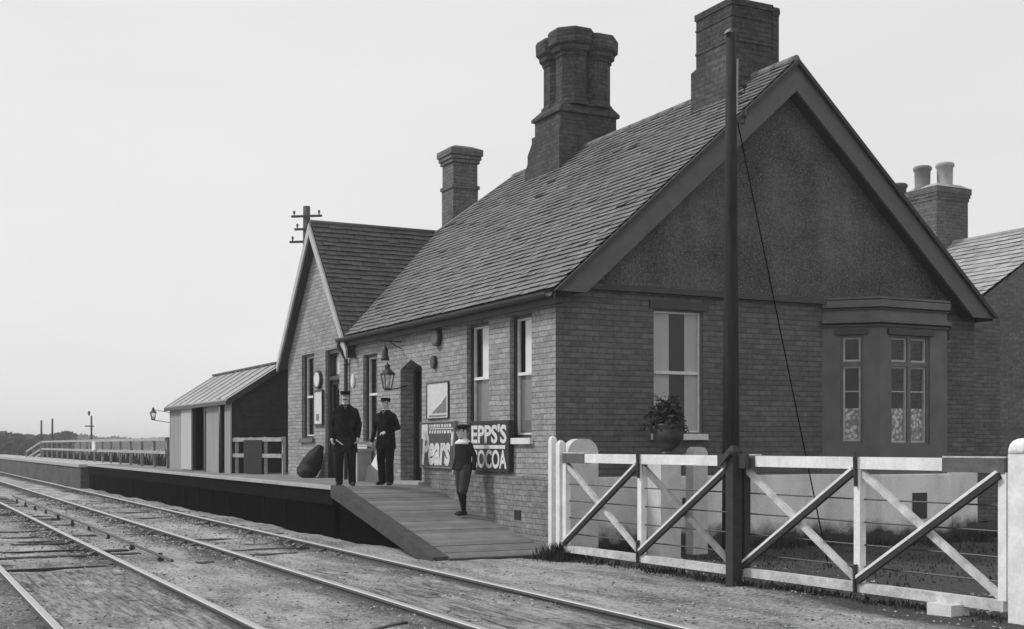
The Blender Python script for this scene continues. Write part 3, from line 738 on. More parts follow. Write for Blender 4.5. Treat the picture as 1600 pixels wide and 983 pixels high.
# chimneys
def octo(mb, c, z0, z1, r, cap=True, ch=.45, fl=.07):
    rot = math.pi/8
    p = [(r+.05, z0), (r+.05, z0+.06), (r, z0+.12)]
    if cap:
        p += [(r, z1-ch), (r+.03, z1-ch+.02), (r+.03, z1-ch+.07), (r+fl*.55, z1-ch+.11), (r+fl*.6, z1-ch+.19), (r+fl, z1-ch+.24), (r+fl*1.05, z1-.05), (r+fl*.85, z1)]
    else: p += [(r, z1-.10), (r+.02, z1-.05), (r+.02, z1)]
    mb.lathe((c[0], c[1], 0), p, 8, rot, smooth=False)
def star(mb, c, z0, z1, r):   # ribbed shaft: thin angle fillets on the octagon
    for k in range(8):
        a = k*math.pi/4+math.pi/8; x, y = c[0]+math.cos(a)*r, c[1]+math.sin(a)*r
        mb.box((x-.02, y-.02, z0), (x+.02, y+.02, z1))
# A: clustered stack
ca = (4.14, 6.55); mb = MB()
mb.box((3.42, 5.98, 6.0), (4.78, 7.10, 7.62))
mb.prism([(3.42, 7.101, 6.0), (3.42, 7.40, 6.0), (3.42, 7.40, 6.95), (3.42, 7.28, 7.15), (3.42, 7.28, 7.30), (3.42, 7.101, 7.5)], (1.36, 0, 0))
mb.box((3.47, 6.02, 7.621), (4.73, 7.06, 7.92)); mb.box((3.42, 5.97, 7.921), (4.78, 7.12, 7.98))
mb.hexa([(3.42, 5.97, 7.981), (4.78, 5.97, 7.981), (4.78, 7.12, 7.981), (3.42, 7.12, 7.981), (3.58, 6.08, 8.14), (4.66, 6.08, 8.14), (4.66, 7.02, 8.14), (3.58, 7.02, 8.14)])
for i in (-1, 1):
    for j in (-1, 1):
        octo(mb, (ca[0]+i*.25, ca[1]+j*.25), 8.101, 9.50+(.06 if i*j > 0 else 0), .32, True, .52, .155)
mb.build('chimney', 'brick_chimney', st)
# B: stack near the gable, flat top
cb = (4.10, 1.28); mb = MB()
mb.box((3.52, .74, 6.2), (4.66, 1.80, 7.52)); mb.hexa([(3.52, .74, 7.521), (4.66, .74, 7.521), (4.66, 1.8, 7.521), (3.52, 1.8, 7.521), (3.57, .79, 7.58), (4.61, .79, 7.58), (4.61, 1.75, 7.58), (3.57, 1.75, 7.58)])
mb.box((3.58, .80, 7.581), (4.36, 1.74, 8.36)); mb.box((3.56, .78, 8.361), (4.38, 1.76, 8.46))
mb.box((3.568, .788, 7.80), (4.372, 1.752, 7.84)); mb.box((3.57, .79, 8.18), (4.37, 1.75, 8.21)); octo(mb, (4.47, .98), 7.3, 8.45, .15, False); octo(mb, (4.47, 1.55), 7.3, 8.45, .15, False)
mb.build('chimney', 'brick_chimney', st)
# C: small square stack behind the wing
mb = MB(); x0, y0, s = 3.3, 10.62, .62
mb.box((x0, y0, 5.0), (x0+s, y0+s, 7.28)); mb.box((x0-.03, y0-.03, 7.281), (x0+s+.03, y0+s+.03, 7.36)); mb.box((x0+.01, y0+.01, 7.361), (x0+s-.01, y0+s-.01, 7.86))
for k, (z0, z1) in enumerate(((7.861, 7.94), (7.941, 8.03), (8.031, 8.17))): mb.box((x0-.03-.03*k, y0-.03-.03*k, z0), (x0+s+.03+.03*k, y0+s+.03+.03*k, z1))
mb.hexa([(x0-.08, y0-.08, 8.171), (x0+s+.08, y0-.08, 8.171), (x0+s+.08, y0+s+.08, 8.171), (x0-.08, y0+s+.08, 8.171), (x0+.1, y0+.1, 8.26), (x0+s-.1, y0+.1, 8.26), (x0+s-.1, y0+s-.1, 8.26), (x0+.1, y0+s-.1, 8.26)])
mb.build('chimney', 'brick_stack', st)
# rear range wall seen past the gable corner
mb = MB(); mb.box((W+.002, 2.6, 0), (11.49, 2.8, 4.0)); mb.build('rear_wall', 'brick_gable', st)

# ------------------------------------------------------------------ neighbouring house
nh = thing('house', 'neighbouring brick house with pale slate roof behind the station', 'house', (14.17, 7, 0))
mb = MB(); x0, x1, y0, y1, ez, az = 11.5, 16.84, 3.0, 12.0, 4.55, 6.2; xc = (x0+x1)/2
mb.box((x0, y0, 0), (x1, y1, ez)); mb.prism([(x0, y0, ez+.001), (x1, y0, ez+.001), (xc, y0, az-.08)], (0, y1-y0, 0)); mb.build('wall', 'brick_house', nh)
mb = MB(); mb.box((x0-.03, y0-.04, 0), (x1+.03, y0-.002, .9)); mb.build('plinth', 'plinth', nh)
k = (az-ez)/(xc-x0)
mb = MB()
for s in (-1, 1): mb.prism([(xc+s*2.8, y0-.0, az-k*2.8-.01), (xc, y0-.0, az-.01), (xc, y1+.1, az-.01), (xc+s*2.8, y1+.1, az-k*2.8-.01)], (0, 0, -.05))
hr = mb.build('roof', 'deck', nh)
for s, sd in ((-1, 8), (1, 9)):
    f = V((xc+s*2.82, y0-.06, az-k*2.82)); 
    slates([f, f+V((0, 9.1, 0)), V((xc, y0-.06+9.1, az)), V((xc, y0-.06, az))], (0, 1, 0), (V((xc, 0, az))-V((f.x, 0, f.z))), f, seed=sd, gauge=.22, width=.32).build('slates', 'slate_pale', hr)
mb = MB(); mb.tube([(xc, y0-.06, az), (xc, y1+.1, az)], .07, 8); mb.build('ridge_tiles', 'slate_pale', hr)
mb = MB(); mb.box((13.62, 6.3, 5.0), (14.62, 7.2, 7.2))
for q, (z0, z1) in enumerate(((7.201, 7.28), (7.281, 7.36), (7.361, 7.5))): mb.box((13.60-.02*q, 6.28-.02*q, z0), (14.64+.02*q, 7.22+.02*q, z1))
mb.box((13.30, 7.3, 5.0), (14.3, 8.2, 7.05)); mb.box((13.26, 7.26, 7.051), (14.34, 8.24, 7.2))
ch = mb.build('chimney', 'brick_stack', nh)
def pot(c, z, h, m):
    mb = MB(); mb.lathe((c[0], c[1], z), [(.19, 0), (.19, .05), (.175, .07), (.185, h-.12), (.215, h-.09), (.215, h-.03), (.18, h)], 14); mb.build('chimney_pot', m, ch)
mb = MB(); mb.hexa([(13.58, 6.26, 7.501), (14.66, 6.26, 7.501), (14.66, 7.24, 7.501), (13.58, 7.24, 7.501), (13.75, 6.4, 7.6), (14.5, 6.4, 7.6), (14.5, 7.1, 7.6), (13.75, 7.1, 7.6)]); mb.build('flaunching', 'pot_clay', ch)
pot((13.80, 6.92), 7.52, .56, 'pot_grey'); pot((14.14, 6.55), 7.52, .60, 'pot_clay'); pot((13.66, 7.55), 7.15, .62, 'pot_dark')

# ------------------------------------------------------------------ goods shed on the platform
sh = thing('lamp_shed', 'small boarded shed with pale sliding doors and pale roof on the platform', 'shed', (.5, 17.8, PZ))
x0, x1, y0, y1, ez, az = -.75, 1.85, 14.4, 21.2, 2.62, 3.46; xc = (x0+x1)/2
mb = MB()
z = PZ
while z < ez:
    zt = min(ez, z+.15)
    mb.hexa([(x0+.02, y0, z), (x1, y0, z), (x1, y0+.05, z), (x0+.02, y0+.05, z), (x0+.02, y0+.016, zt), (x1, y0+.016, zt), (x1, y0+.05, zt), (x0+.02, y0+.05, zt)]); z = zt
while z < az-.06:
    zt = z+.15; f0 = (az-z)/(az-ez); f1 = max(.02, (az-zt)/(az-ez)); h = (x1-x0)/2
    mb.hexa([(xc-h*f0, y0, z), (xc+h*f0, y0, z), (xc+h*f0, y0+.05, z), (xc-h*f0, y0+.05, z), (xc-h*f1, y0+.016, zt), (xc+h*f1, y0+.016, zt), (xc+h*f1, y0+.05, zt), (xc-h*f1, y0+.05, zt)]); z = zt
mb.box((x1-.05, y0+.051, PZ), (x1, y1, ez)); mb.box((x0+.02, y1-.05, PZ), (x1, y1, ez)); mb.prism([(x0, y1-.05, ez), (x1, y1-.05, ez), (xc, y1-.05, az)], (0, .05, 0))
mb.build('end_wall', 'tar_board', sh)
def vboards(mb, ya, yb, za, zb, x, w=.16):
    y = ya
    while y < yb-.01:
        y2 = min(yb, y+w); mb.box((x, y+.004, za), (x+.03+rnd.uniform(-.003, .003), y2-.004, zb)); y = y2
for ya, yb in ((y0+.06, 15.0), (15.25, 16.85), (19.4, y1)):
    mb = MB(); vboards(mb, ya, yb, PZ, ez-.03, x0, .2); mb.build('front_boards', 'shed_pale', sh)
mb = MB(); vboards(mb, 18.30, 19.5, PZ+.02, ez-.16, x0-.05, .15); mb.build('sliding_door', 'shed_white', sh)
mb = MB(); mb.box((x0-.06, 16.9, ez-.15), (x0-.02, 20.3, ez-.08)); mb.build('door_rail', 'sash_paint', sh)
mb = MB(); mb.box((x0-.02, 16.86, PZ), (x0+.06, 17.02, ez-.16)); mb.box((x0-.02, 18.24, PZ), (x0+.06, 18.3, ez-.16)); mb.box((x0+.3, 17.0, PZ), (x0+.34, 18.4, ez)); mb.build('door_post_and_shade', 'dark_paint', sh)  # third box is a dark sheet painted as shade inside the doorway
mb = MB(); mb.tube([(x0-.06, 15.12, PZ), (x0-.06, 15.12, ez)], .05, 8); mb.build('downpipe', 'iron', sh)
mb = MB(); mb.box((x0-.02, y0-.03, PZ), (x0+.015, y0+.055, ez)); mb.build('corner_board', 'shed_pale', sh)
k = (az-ez)/(xc-x0); mb = MB()
for s in (-1, 1): mb.prism([(xc+s*1.42, y0-.1, az-k*1.42), (xc, y0-.1, az), (xc, y1+.1, az), (xc+s*1.42, y1+.1, az-k*1.42)], (0, 0, .035))
for i in range(9):
    y = y0+.1+i*.82
    for s in (-1, 1): mb.beam((xc+s*1.41, y, az-k*1.41+.045), (xc+s*.02, y, az+.045), .03, .022)
rf = mb.build('roof', 'felt', sh)
mb = MB(); mb.box((xc-.07, y0-.1, az+.03), (xc+.07, y1+.1, az+.075)); mb.build('ridge_board', 'dark_paint', rf)
mb = MB(); mb.box((xc-1.44, y0-.1, az-k*1.42-.09), (xc-1.40, y1+.1, az-k*1.42-.0)); mb.build('fascia', 'dark_paint', rf)
mb = MB()
for s in (-1, 1): mb.prism([(xc+s*1.42, y0-.12, az-k*1.42-.12), (xc, y0-.12, az-.12), (xc, y0-.12, az+.03), (xc+s*1.42, y0-.12, az-k*1.42+.03)], (0, .02, 0))
mb.build('bargeboard', 'dark_paint', rf)

# lamps
def hang_lamp(label, base, top, s=1.0, arm=None, group='platform oil lamps'):
    t = thing('platform_lamp', label, 'lamp', base, group); b = V(base)
    mb = MB(); mb.lathe(b, [(.06*s, 0), (.08*s, .02*s), (.08*s, .04*s)], 8, math.pi/8, False); mb.build('lamp_base', 'iron', t)
    mb = MB()
    for k in range(4):
        a = math.pi/4+k*math.pi/2; ca_, sa = math.cos(a), math.sin(a)
        mb.tube([b+V((.08*s*ca_, .08*s*sa, .04*s)), b+V((.135*s*ca_, .135*s*sa, .30*s))], .012*s, 6)
    mb.build('lamp_frame', 'iron', t)
    mb = MB(); mb.lathe(b, [(.072*s, .042*s), (.122*s, .295*s)], 4, math.pi/4, False); mb.build('lamp_glass', 'glass', t)
    mb = MB(); mb.lathe(b, [(.03*s, .05*s), (.045*s, .08*s), (.02*s, .16*s)], 10); mb.build('burner', 'enamel_white', t)
    mb = MB(); mb.lathe(b, [(.15*s, .30*s), (.15*s, .32*s), (.07*s, .40*s), (.05*s, .41*s), (.05*s, .46*s), (.07*s, .47*s), (.03*s, .50*s), (.01*s, .54*s)], 8, math.pi/8, False); mb.build('lamp_top', 'iron', t)
    if arm:
        mb = MB()
        for p in arm: mb.tube(p, .014*s, 6)
        mb.build('bracket', 'iron', t)
    return t
hang_lamp('square glass oil lantern on an iron wall bracket beside the doorway', (-.38, 5.28, 2.44), 0, .9, [[(-.38, 5.28, 2.45), (-.18, 5.29, 2.48), (-.0, 5.3, 2.53)]])
hang_lamp('small lamp on a bracket at the far corner of the shed', (-1.15, 21.5, 2.2), 0, .7, [[(-1.15, 21.5, 2.21), (-.72, 21.3, 2.13)], [(-1.15, 21.5, 2.5), (-.9, 21.4, 2.46), (-.72, 21.3, 2.42)]])
t = thing('platform_bell', 'small iron bell hanging from a wall bracket above the lantern', 'bell', (-.35, 5.6, 3.1))
mb = MB(); mb.tube([(0, 5.6, 3.32), (-.4, 5.6, 3.32)], .014, 6); mb.tube([(0, 5.6, 3.2), (-.1, 5.6, 3.24), (-.2, 5.6, 3.31)], .010, 6); mb.tube([(-.3, 5.6, 3.32), (-.3, 5.6, 3.22)], .01, 6); mb.build('bracket', 'iron', t)
mb = MB(); mb.lathe((-.3, 5.6, 2.98), [(.085, 0), (.07, .04), (.055, .12), (.05, .2), (.02, .25)], 14); mb.build('bell', 'iron', t)

# ------------------------------------------------------------------ signs and fittings on the long wall
def board(name, label, cat, y0, y1, z0, z1, mat, frame='enamel_dark', fw=.03, group=None, d=.02):
    t = thing(name, label, cat, (0, (y0+y1)/2, z0), group)
    mb = MB(); mb.fbox(LONG, -y1+fw, -y0-fw, z0+fw, z1-fw, .037 if z0 < 1.1 else .004, d); mb.build('panel', mat, t)
    mb = MB(); db = .036 if z0 < 1.1 else .003
    for q in ((-y1, -y1+fw, z0, z1), (-y0-fw, -y0, z0, z1), (-y1+fw, -y0-fw, z1-fw, z1), (-y1+fw, -y0-fw, z0, z0+fw)): mb.fbox(LONG, *q, db, d+.012)
    mb.build('frame', frame, t); return t
c_ = board('enamel_sign', 'black enamel sign with tall white cocoa lettering below the corner windows', 'sign', 1.25, 2.60, 1.10, 1.86, 'enamel_dark', 'enamel_dark', .03, d=.075)
mb = MB(); text_mb(mb, LONG, "EPPS'S", -2.53, -1.33, 1.52, 1.805, .075, .004, .034); text_mb(mb, LONG, "COCOA", -2.53, -1.33, 1.145, 1.425, .075, .004, .03)
# slab feet and heads for the letters, and the bar between the words
mb.fbox(LONG, -2.46, -1.38, 1.44, 1.495, .0755, .079)
mb.build('lettering', 'enamel_white', c_)
mb = MB()
for q in ((-2.575, -1.275, 1.825, 1.832), (-2.575, -1.275, 1.12, 1.127), (-1.285, -1.275, 1.128, 1.824), (-2.575, -2.565, 1.128, 1.824)): mb.fbox(LONG, *q, .0755, .078)
mb.build('border_line', 'paper_grey', c_)
p_ = board('enamel_sign', 'enamel sign with large slanting white script lettering beside the doorway', 'sign', 3.20, 4.60, 1.12, 1.88, 'enamel_mid', 'paper_grey', .02, d=.05)
mb = MB(); text_mb(mb, LONG, "Pears'", -4.54, -3.24, 1.16, 1.71, .05, .004, .04, .2)
mb.fbox(LONG, -4.54, -4.28, 1.60, 1.84, .0505, .0535)
mb.build('lettering', 'enamel_white', p_)
mb = MB()
for z in (1.815, 1.715):
    u = -4.22
    while u < -3.3:
        w = rnd.uniform(.04, .09); mb.fbox(LONG, u, u+w, z-.03, z+.022, .0505, .053); u += w+rnd.uniform(.025, .05)
mb.fbox(LONG, -4.22, -3.26, 1.755, 1.772, .0505, .053)
mb.build('small_marks', 'paper', p_)
t = board('poster', 'pale framed pictorial poster above the script sign', 'poster', 3.52, 4.40, 1.93, 2.53, 'paper', 'enamel_dark', .012)
mb = MB(); mb.prism([LONG(-4.2, 2.02, .0205), LONG(-3.6, 2.02, .0205), LONG(-3.6, 2.3, .0205), LONG(-3.8, 2.18, .0205)], LONG.n*.002); mb.fbox(LONG, -4.3, -3.6, 1.96, 1.99, .0205, .0225); mb.build('picture', 'paper_grey', t)
t = board('notice_board', 'tall narrow white notice board between the window and the door of the small gable', 'notice board', 9.78, 10.36, 1.90, 2.64, 'paper', 'dark_paint', .035, d=.04)
mb = MB(); mb.fbox(LONG, -10.2, -10.0, 2.0, 2.14, .0405, .042); mb.build('picture', 'paper_grey', t)
def plate(label, y, z, ry, rz_, rim, face, d=.05, group='round plates on the wall'):
    t = thing('wall_plate', label, 'wall plate', (0, y, z-rz_), group)
    mb = MB(); mb.disc(LONG, -y, z, ry, rz_, .003, d); mb.build('rim', rim, t)
    mb = MB(); mb.disc(LONG, -y, z, ry*.78, rz_*.78, d+.0005, d+.008); mb.build('face', face, t)
plate('large white round plate above the narrow notice board', 10.1, 2.86, .22, .19, 'dark_paint', 'enamel_white', .06)
plate('small white oval plate beside the downpipe', 8.02, 2.74, .10, .13, 'enamel_white', 'enamel_white', .03)
plate('dark rimmed round plate under the eaves right of the doorway', 3.95, 3.27, .15, .15, 'iron', 'cement', .08)
plate('small dark oval plate below the round one, right of the doorway', 4.1, 2.87, .10, .11, 'iron', 'brick_stack', .05)
t = board('poster', 'white notice low on the wall behind the man in the long coat', 'poster', 7.15, 7.75, 1.0, 1.5, 'paper', 'paper', .02, d=.05)
t = board('poster', 'pale notice on the wall between the two railwaymen', 'poster', 6.05, 6.62, 1.55, 2.05, 'paper', 'paper_grey', .02)
mb = MB(); mb.box((-.32, 6.95, PZ), (-.04, 7.18, PZ+.55)); mb.box((-.35, 6.92, PZ+.551), (-.01, 7.21, PZ+.61)); mb.bevel(.01)
tag(mb.build('pedestal', 'platform_edge', base=(-.18, 7.06, PZ)), 'low square grey stone pedestal standing against the wall between the two men', 'pedestal')
t = thing('leaning_board', 'white board with dark lower edge leaning on the wall behind the younger man', 'board', (-.2, 6.2, PZ))
mb = MB(); mb.hexa([(-.22, 6.02, PZ+.16), (-.22, 6.5, PZ+.32), (-.19, 6.5, PZ+.32), (-.19, 6.02, PZ+.16), (-.06, 6.12, PZ+.60), (-.06, 6.42, PZ+.66), (-.03, 6.42, PZ+.66), (-.03, 6.12, PZ+.60)]); mb.build('panel', 'paper', t)
mb = MB(); mb.hexa([(-.30, 5.95, PZ), (-.30, 6.62, PZ), (-.05, 6.62, PZ), (-.05, 5.95, PZ), (-.23, 5.98, PZ+.158), (-.23, 6.58, PZ+.34), (-.05, 6.58, PZ+.34), (-.05, 5.98, PZ+.158)]); mb.build('foot', 'dark_paint', t)
# sack heap against the wing wall
mb = MB()
mb.ball((-.27, 10.05, PZ+.13), (.2, .34, .16), 14); mb.ball((-.36, 9.85, PZ+.14), (.16, .24, .16), 14)
mb.tube([(-.3, 10.02, PZ+.1), (-.25, 9.9, PZ+.28), (-.17, 9.76, PZ+.48), (-.1, 9.66, PZ+.66)], [.22, .21, .15, .06], 14)
for v in mb.bm.verts:
    v.co.x = min(v.co.x, -.01)+.02*math.sin(v.co.z*23+v.co.y*17); v.co.y += .025*math.sin(v.co.z*19+v.co.x*21); v.co.z = max(v.co.z, PZ+.002); v.co.x = min(v.co.x, -.01)
for v in mb.bm.verts: v.co -= V((-.3, 9.85, PZ))
sk = fuse(mb, 'sack', 'sack', None, .014, 2); sk.location = (-.3, 9.85, PZ)
tag(sk, 'dark lumpy sack slumped against the small gable wall', 'sack')

# ------------------------------------------------------------------ fences
def fence(name, label, pts, z0, rails, posts, group=None, gate=None):
    t = thing(name, label, 'fence', (pts[0][0], pts[0][1], z0)); a, b = V((*pts[0], 0)), V((*pts[1], 0))
    for z in rails:
        mb = MB(); mb.beam(a+V((0, 0, z)), b+V((0, 0, z+(.0))), .045, .09); mb.build('rail', 'fence_paint', t)
    for f in posts:
        p = a.lerp(b, f); mb = MB(); mb.box((p.x+.03, p.y-.035, z0-.3), (p.x+.10, p.y+.035, rails[0]+.06)); mb.bevel(.008); mb.build('post', 'fence_paint' if gate else 'gate_grey', t)
    return t
fence('platform_fence', 'long white railed fence along the platform beyond the shed', ((-.82, 21.4), (-.3, 55)), PZ, (1.66, 1.28), [i/16 for i in range(17)])
t = fence('platform_fence', 'short white railed fence with a dark boarded panel between shed and station', ((-.7, 14.38), (-.12, 12.36)), PZ, (1.62, 1.25), [.02, .32, .62, .98], gate=1)
mb = MB(); a, b = V((-.7, 14.38, 0)), V((-.12, 12.36, 0)); p, q = a.lerp(b, .25), a.lerp(b, .62); mb.beam(p+V((0, 0, 1.22)), q+V((0, 0, 1.22)), .07, .78); mb.build('boarded_panel', 'tar_board', t)
t = thing('stair_rail', 'short sloping white handrail at the far end of the platform fence', 'handrail', (-.3, 55.3, PZ))
mb = MB()
for z in (.02, -.35, -.6): mb.beam((-.3, 55.3, 1.62+z), (-.7, 58.5, 1.1+z), .05, .09)
mb.build('rail', 'fence_paint', t)
for f in (0, .5, 1):
    mb = MB(); mb.box((-.3-.4*f-.04, 55.3+3.2*f-.04, .5), (-.3-.4*f+.04, 55.3+3.2*f+.04, 1.66-.52*f)); mb.build('post', 'gate_grey', t)
for (x, y, h, lab) in ((-.25, 55.6, 1.98, 'thin plain post at the end of the fence, left of its twin'), (-.15, 51.9, 2.0, 'thin plain post near the end of the fence, right of its twin')):
    mb = MB(); mb.tube([(x, y, PZ), (x, y, PZ+h)], [.06, .045], 8); tag(mb.build('fence_post', 'pole_far', base=(x, y, PZ)), lab, 'post', 'thin posts at the platform end')
t = thing('lamp_post', 'thin lamp post with ladder bar standing behind the far platform fence', 'lamp post', (.1, 41, .4))
mb = MB(); mb.tube([(.1, 41, .3), (.1, 41, 2.75)], [.05, .035], 8); mb.build('post', 'pole_far', t)
mb = MB(); mb.tube([(-.15, 41.1, 2.3), (.2, 40.95, 2.3)], .03, 6); mb.build('ladder_bar', 'pole_far', t)
mb = MB(); mb.lathe((.0, 41, 2.75), [(.03, 0), (.05, .12), (.06, .14), (.02, .2)], 8); mb.build('lamp_head', 'pole_far', t)
mb = MB(); mb.box((-.72, 34.8, 1.30), (-.68, 35.5, 1.62)); tag(mb.build('notice', 'white_paint', base=(-.7, 35, 1.3)), 'small white square notice fixed on the far platform fence', 'notice')
mb = MB(); mb.tube([(-1.8, 120, 0), (-1.8, 120, 4.1)], [.12, .09], 8); mb.box((-2.4, 119.95, 3.3), (-1.8, 120.0, 3.7))
tag(mb.build('signal_post', 'pole_far', base=(-1.8, 120, 0)), 'tiny distant signal post with one arm beyond the platform', 'signal')

# ------------------------------------------------------------------ level crossing gates
GA, GB = V((-.15, -.5, 0)), V((.235, -7.45, 0))
def gp(f, z, d=0):
    n = (GB-GA).normalized(); s = V((n.y, -n.x, 0))   # towards the railway
    return GA.lerp(GB, f)+V((0, 0, z))+s*d
def leaf(label, f0, f1, hinge_at_0):
    base = gp(f0 if hinge_at_0 else f1, 0); t = thing('crossing_gate', label, 'gate', base, 'level crossing gates')
    fm = (f0+f1)/2; zt, zb = 1.27, .13
    hz = lambda f: 0
    # top rail: white with dark ironwork at hinge and latch ends
    L0 = .12*(f1-f0)/.5; ends = (f0+(.058 if hinge_at_0 else .028)*1.35, f1-(.03 if hinge_at_0 else .098))
    mb = MB(); mb.beam(gp(ends[0], zt+.055), gp(ends[1], zt+.055), .085, .115); mb.bevel(.008); mb.build('top_rail', 'white_paint', t)
    for a, b in ((f0+.004, ends[0]), (ends[1], f1-.004)):
        mb = MB(); mb.beam(gp(a, zt+.053), gp(b, zt+.053), .098, .128); mb.bevel(.006); sp_ = mb.build('iron_strap', 'strap', t); mb = MB(); mb.beam(gp(a, zt+.123), gp(b, zt+.123), .09, .012); mb.build('pale_edge', 'white_worn', sp_)  # pale strip along the top of each strap
    mb = MB(); mb.beam(gp(f0+.006, zb), gp(f1-.006, zb), .09, .09); mb.bevel(.008); mb.build('bottom_rail', 'white_worn', t)
    for f, full in ((f0+.008, 1), (fm, 0), (f1-.008, 1)):
        mid = f == fm
        mb = MB(); mb.beam(gp(f, zb+.046), gp(f, zt-.005), .075, .085, up=(0, 1, 0)); mb.bevel(.006)
        u = mb.build('upright', 'white_paint' if mid or (f == f0+.008) == hinge_at_0 else 'gate_dark', t)
        if mid:
            mb = MB(); mb.beam(gp(f, zt-.17, .045), gp(f, zt+.16, .062), .05, .02, up=(0, 1, 0)); mb.build('iron_strap', 'iron', u); mb = MB(); mb.beam(gp(f, zb-.05, .05), gp(f, zb+.22, .05), .07, .02, up=(0, 1, 0)); mb.build('iron_strap', 'iron', u)
    n = (GB-GA).normalized(); s = V((n.y, -n.x, 0))
    for a, b in ((f0+.01, fm-.003), (fm+.003, f1-.01)):
        # falling brace, pale
        p, q = gp(a, zt-.03, -.0), gp(b, zb+.06, -.0)
        mb = MB(); mb.beam(p, q, .05, .062); mb.bevel(.006); mb.build('brace', 'white_worn' if not (hinge_at_0 and a > fm) else 'gate_grey', t)
        # rising brace, dark with a pale strip along its upper edge
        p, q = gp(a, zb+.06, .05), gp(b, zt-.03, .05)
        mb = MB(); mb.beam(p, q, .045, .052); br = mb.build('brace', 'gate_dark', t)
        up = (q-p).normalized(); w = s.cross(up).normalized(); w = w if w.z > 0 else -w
        mb = MB(); mb.beam(p+w*.039, q+w*.039, .050, .026); mb.build('pale_edge', 'white_paint', br)
    for k, z in enumerate((.98, .76, .54, .33)):
        mb = MB(); mb.tube([gp(f0+.01, z, -.02), gp(fm, z-.004, -.02), gp(f1-.01, z, -.02)], .0085, 6); mb.build('gate_wire', 'iron', t)
    return t
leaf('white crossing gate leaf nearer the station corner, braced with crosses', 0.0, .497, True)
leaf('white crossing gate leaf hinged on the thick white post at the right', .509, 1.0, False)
# posts
mb = MB(); p = gp(-.012, 0); mb.box((p.x-.05, p.y-.05, -.2), (p.x+.05, p.y+.05, 1.5)); mb.lathe((p.x, p.y, 1.501), [(.066, 0), (.055, .03), (.02, .06)], 4, math.pi/4, False)
p2 = p+V((-.03, .17, 0)); mb.box((p2.x-.045, p2.y-.045, -.2), (p2.x+.045, p2.y+.045, 1.56)); mb.lathe((p2.x, p2.y, 1.561), [(.06, 0), (.05, .03), (.01, .06)], 4, math.pi/4, False)
tag(mb.build('gate_post', 'white_paint', base=p), 'twin slim white gate posts at the station corner', 'gate post', 'crossing gate posts')
t = thing('gate_post', 'dark timber stop post in the middle where the gate leaves meet', 'gate post', gp(.506, 0, .10), 'crossing gate posts')
mb = MB(); p = gp(.512, 0, .13); mb.box((p.x-.062, p.y-.062, -.3), (p.x+.062, p.y+.062, 1.40)); mb.lathe((p.x, p.y, 1.401), [(.09, 0), (.09, .03), (.045, .07), (.03, .09)], 4, math.pi/4, False); mb.bevel(.008); mb.build('post', 'gate_dark', t)
mb = MB(); mb.beam(gp(.475, 1.325, .115), gp(.54, 1.325, .115), .06, .15); mb.beam(gp(.495, 1.30, .225), gp(.517, 1.42, .225), .03, .06); mb.build('latch', 'iron', t)
mb = MB(); p = gp(1.018, 0); mb.box((p.x-.085, p.y-.085, -.3), (p.x+.085, p.y+.085, 1.42)); mb.bevel(.02, 2)
mb.lathe((p.x, p.y, 1.4205), [(.116, 0), (.115, .04), (.104, .08), (.08, .11), (.045, .128), (.01, .134)], 24, math.pi/4, True)
for v in mb.bm.verts:
    if v.co.z > 1.4204: dx, dy = v.co.x-p.x, v.co.y-p.y; k_ = .0845/.116; m_ = max(abs(dx), abs(dy), 1e-6); r_ = math.hypot(dx, dy); f_ = r_*k_/m_; v.co.x = p.x+dx*f_; v.co.y = p.y+dy*f_
tag(mb.build('gate_post', 'white_paint', base=p), 'thick white hinge post with rounded top at the right edge', 'gate post', 'crossing gate posts')

mb = MB(); mb.box((.02, -7.0, -.1), (.24, -6.72, .10)); mb.bevel(.03, 2)
tag(mb.build('kerb_stone', 'stone', base=(.13, -6.86, 0)), 'pale stone block lying under the gate beside the thick white post', 'stone')
# telegraph pole, guy
tp = thing('telegraph_pole', 'tall dark telegraph pole in front of the gable', 'telegraph pole', (1.8, -1.53, 0), 'telegraph poles')
mb = MB(); mb.tube([(1.8, -1.53, -.4), (1.8, -1.53, 2.5), (1.8, -1.53, 5.0), (1.8, -1.53, 6.95)], [.125, .108, .085, .062], 14); mb.build('pole', 'pole', tp)
mb = MB(); mb.prism([(1.70, -1.6, 6.93), (1.8, -1.53, 7.02), (1.92, -1.48, 6.94), (1.8, -1.53, 6.97)], (.0, .1, 0)); mb.build('pole_cap', 'lead', tp)
for z in (6.15, 5.75):
    mb = MB(); mb.tube([(1.84, -1.56, z), (1.95, -1.62, z), (1.95, -1.62, z+.08)], .014, 6); mb.lathe((1.95, -1.62, z+.07), [(.03, 0), (.035, .05), (.02, .1)], 8); mb.build('insulator', 'iron', tp)
mb = MB(); mb.tube([(1.855, -1.585, 5.9), (1.86, -1.59, 6.6)], .016, 6); mb.build('cable_pipe', 'pot_clay', tp)
mb = MB(); mb.tube([(1.86, -1.6, 5.75), (2.185, -3.0, -.05)], .0085, 6); mb.build('guy_wire', 'platform_void', tp)
tp = thing('telegraph_pole', 'telegraph pole with short cross arms rising behind the small gable', 'telegraph pole', (2.2, 16.5, 0), 'telegraph poles')
px, py = .98, 14.0
tp.location = (px, py, 0)
mb = MB(); mb.tube([(px, py, 0), (px, py, 7.22)], [.13, .088], 10); mb.build('pole', 'pole_far', tp)
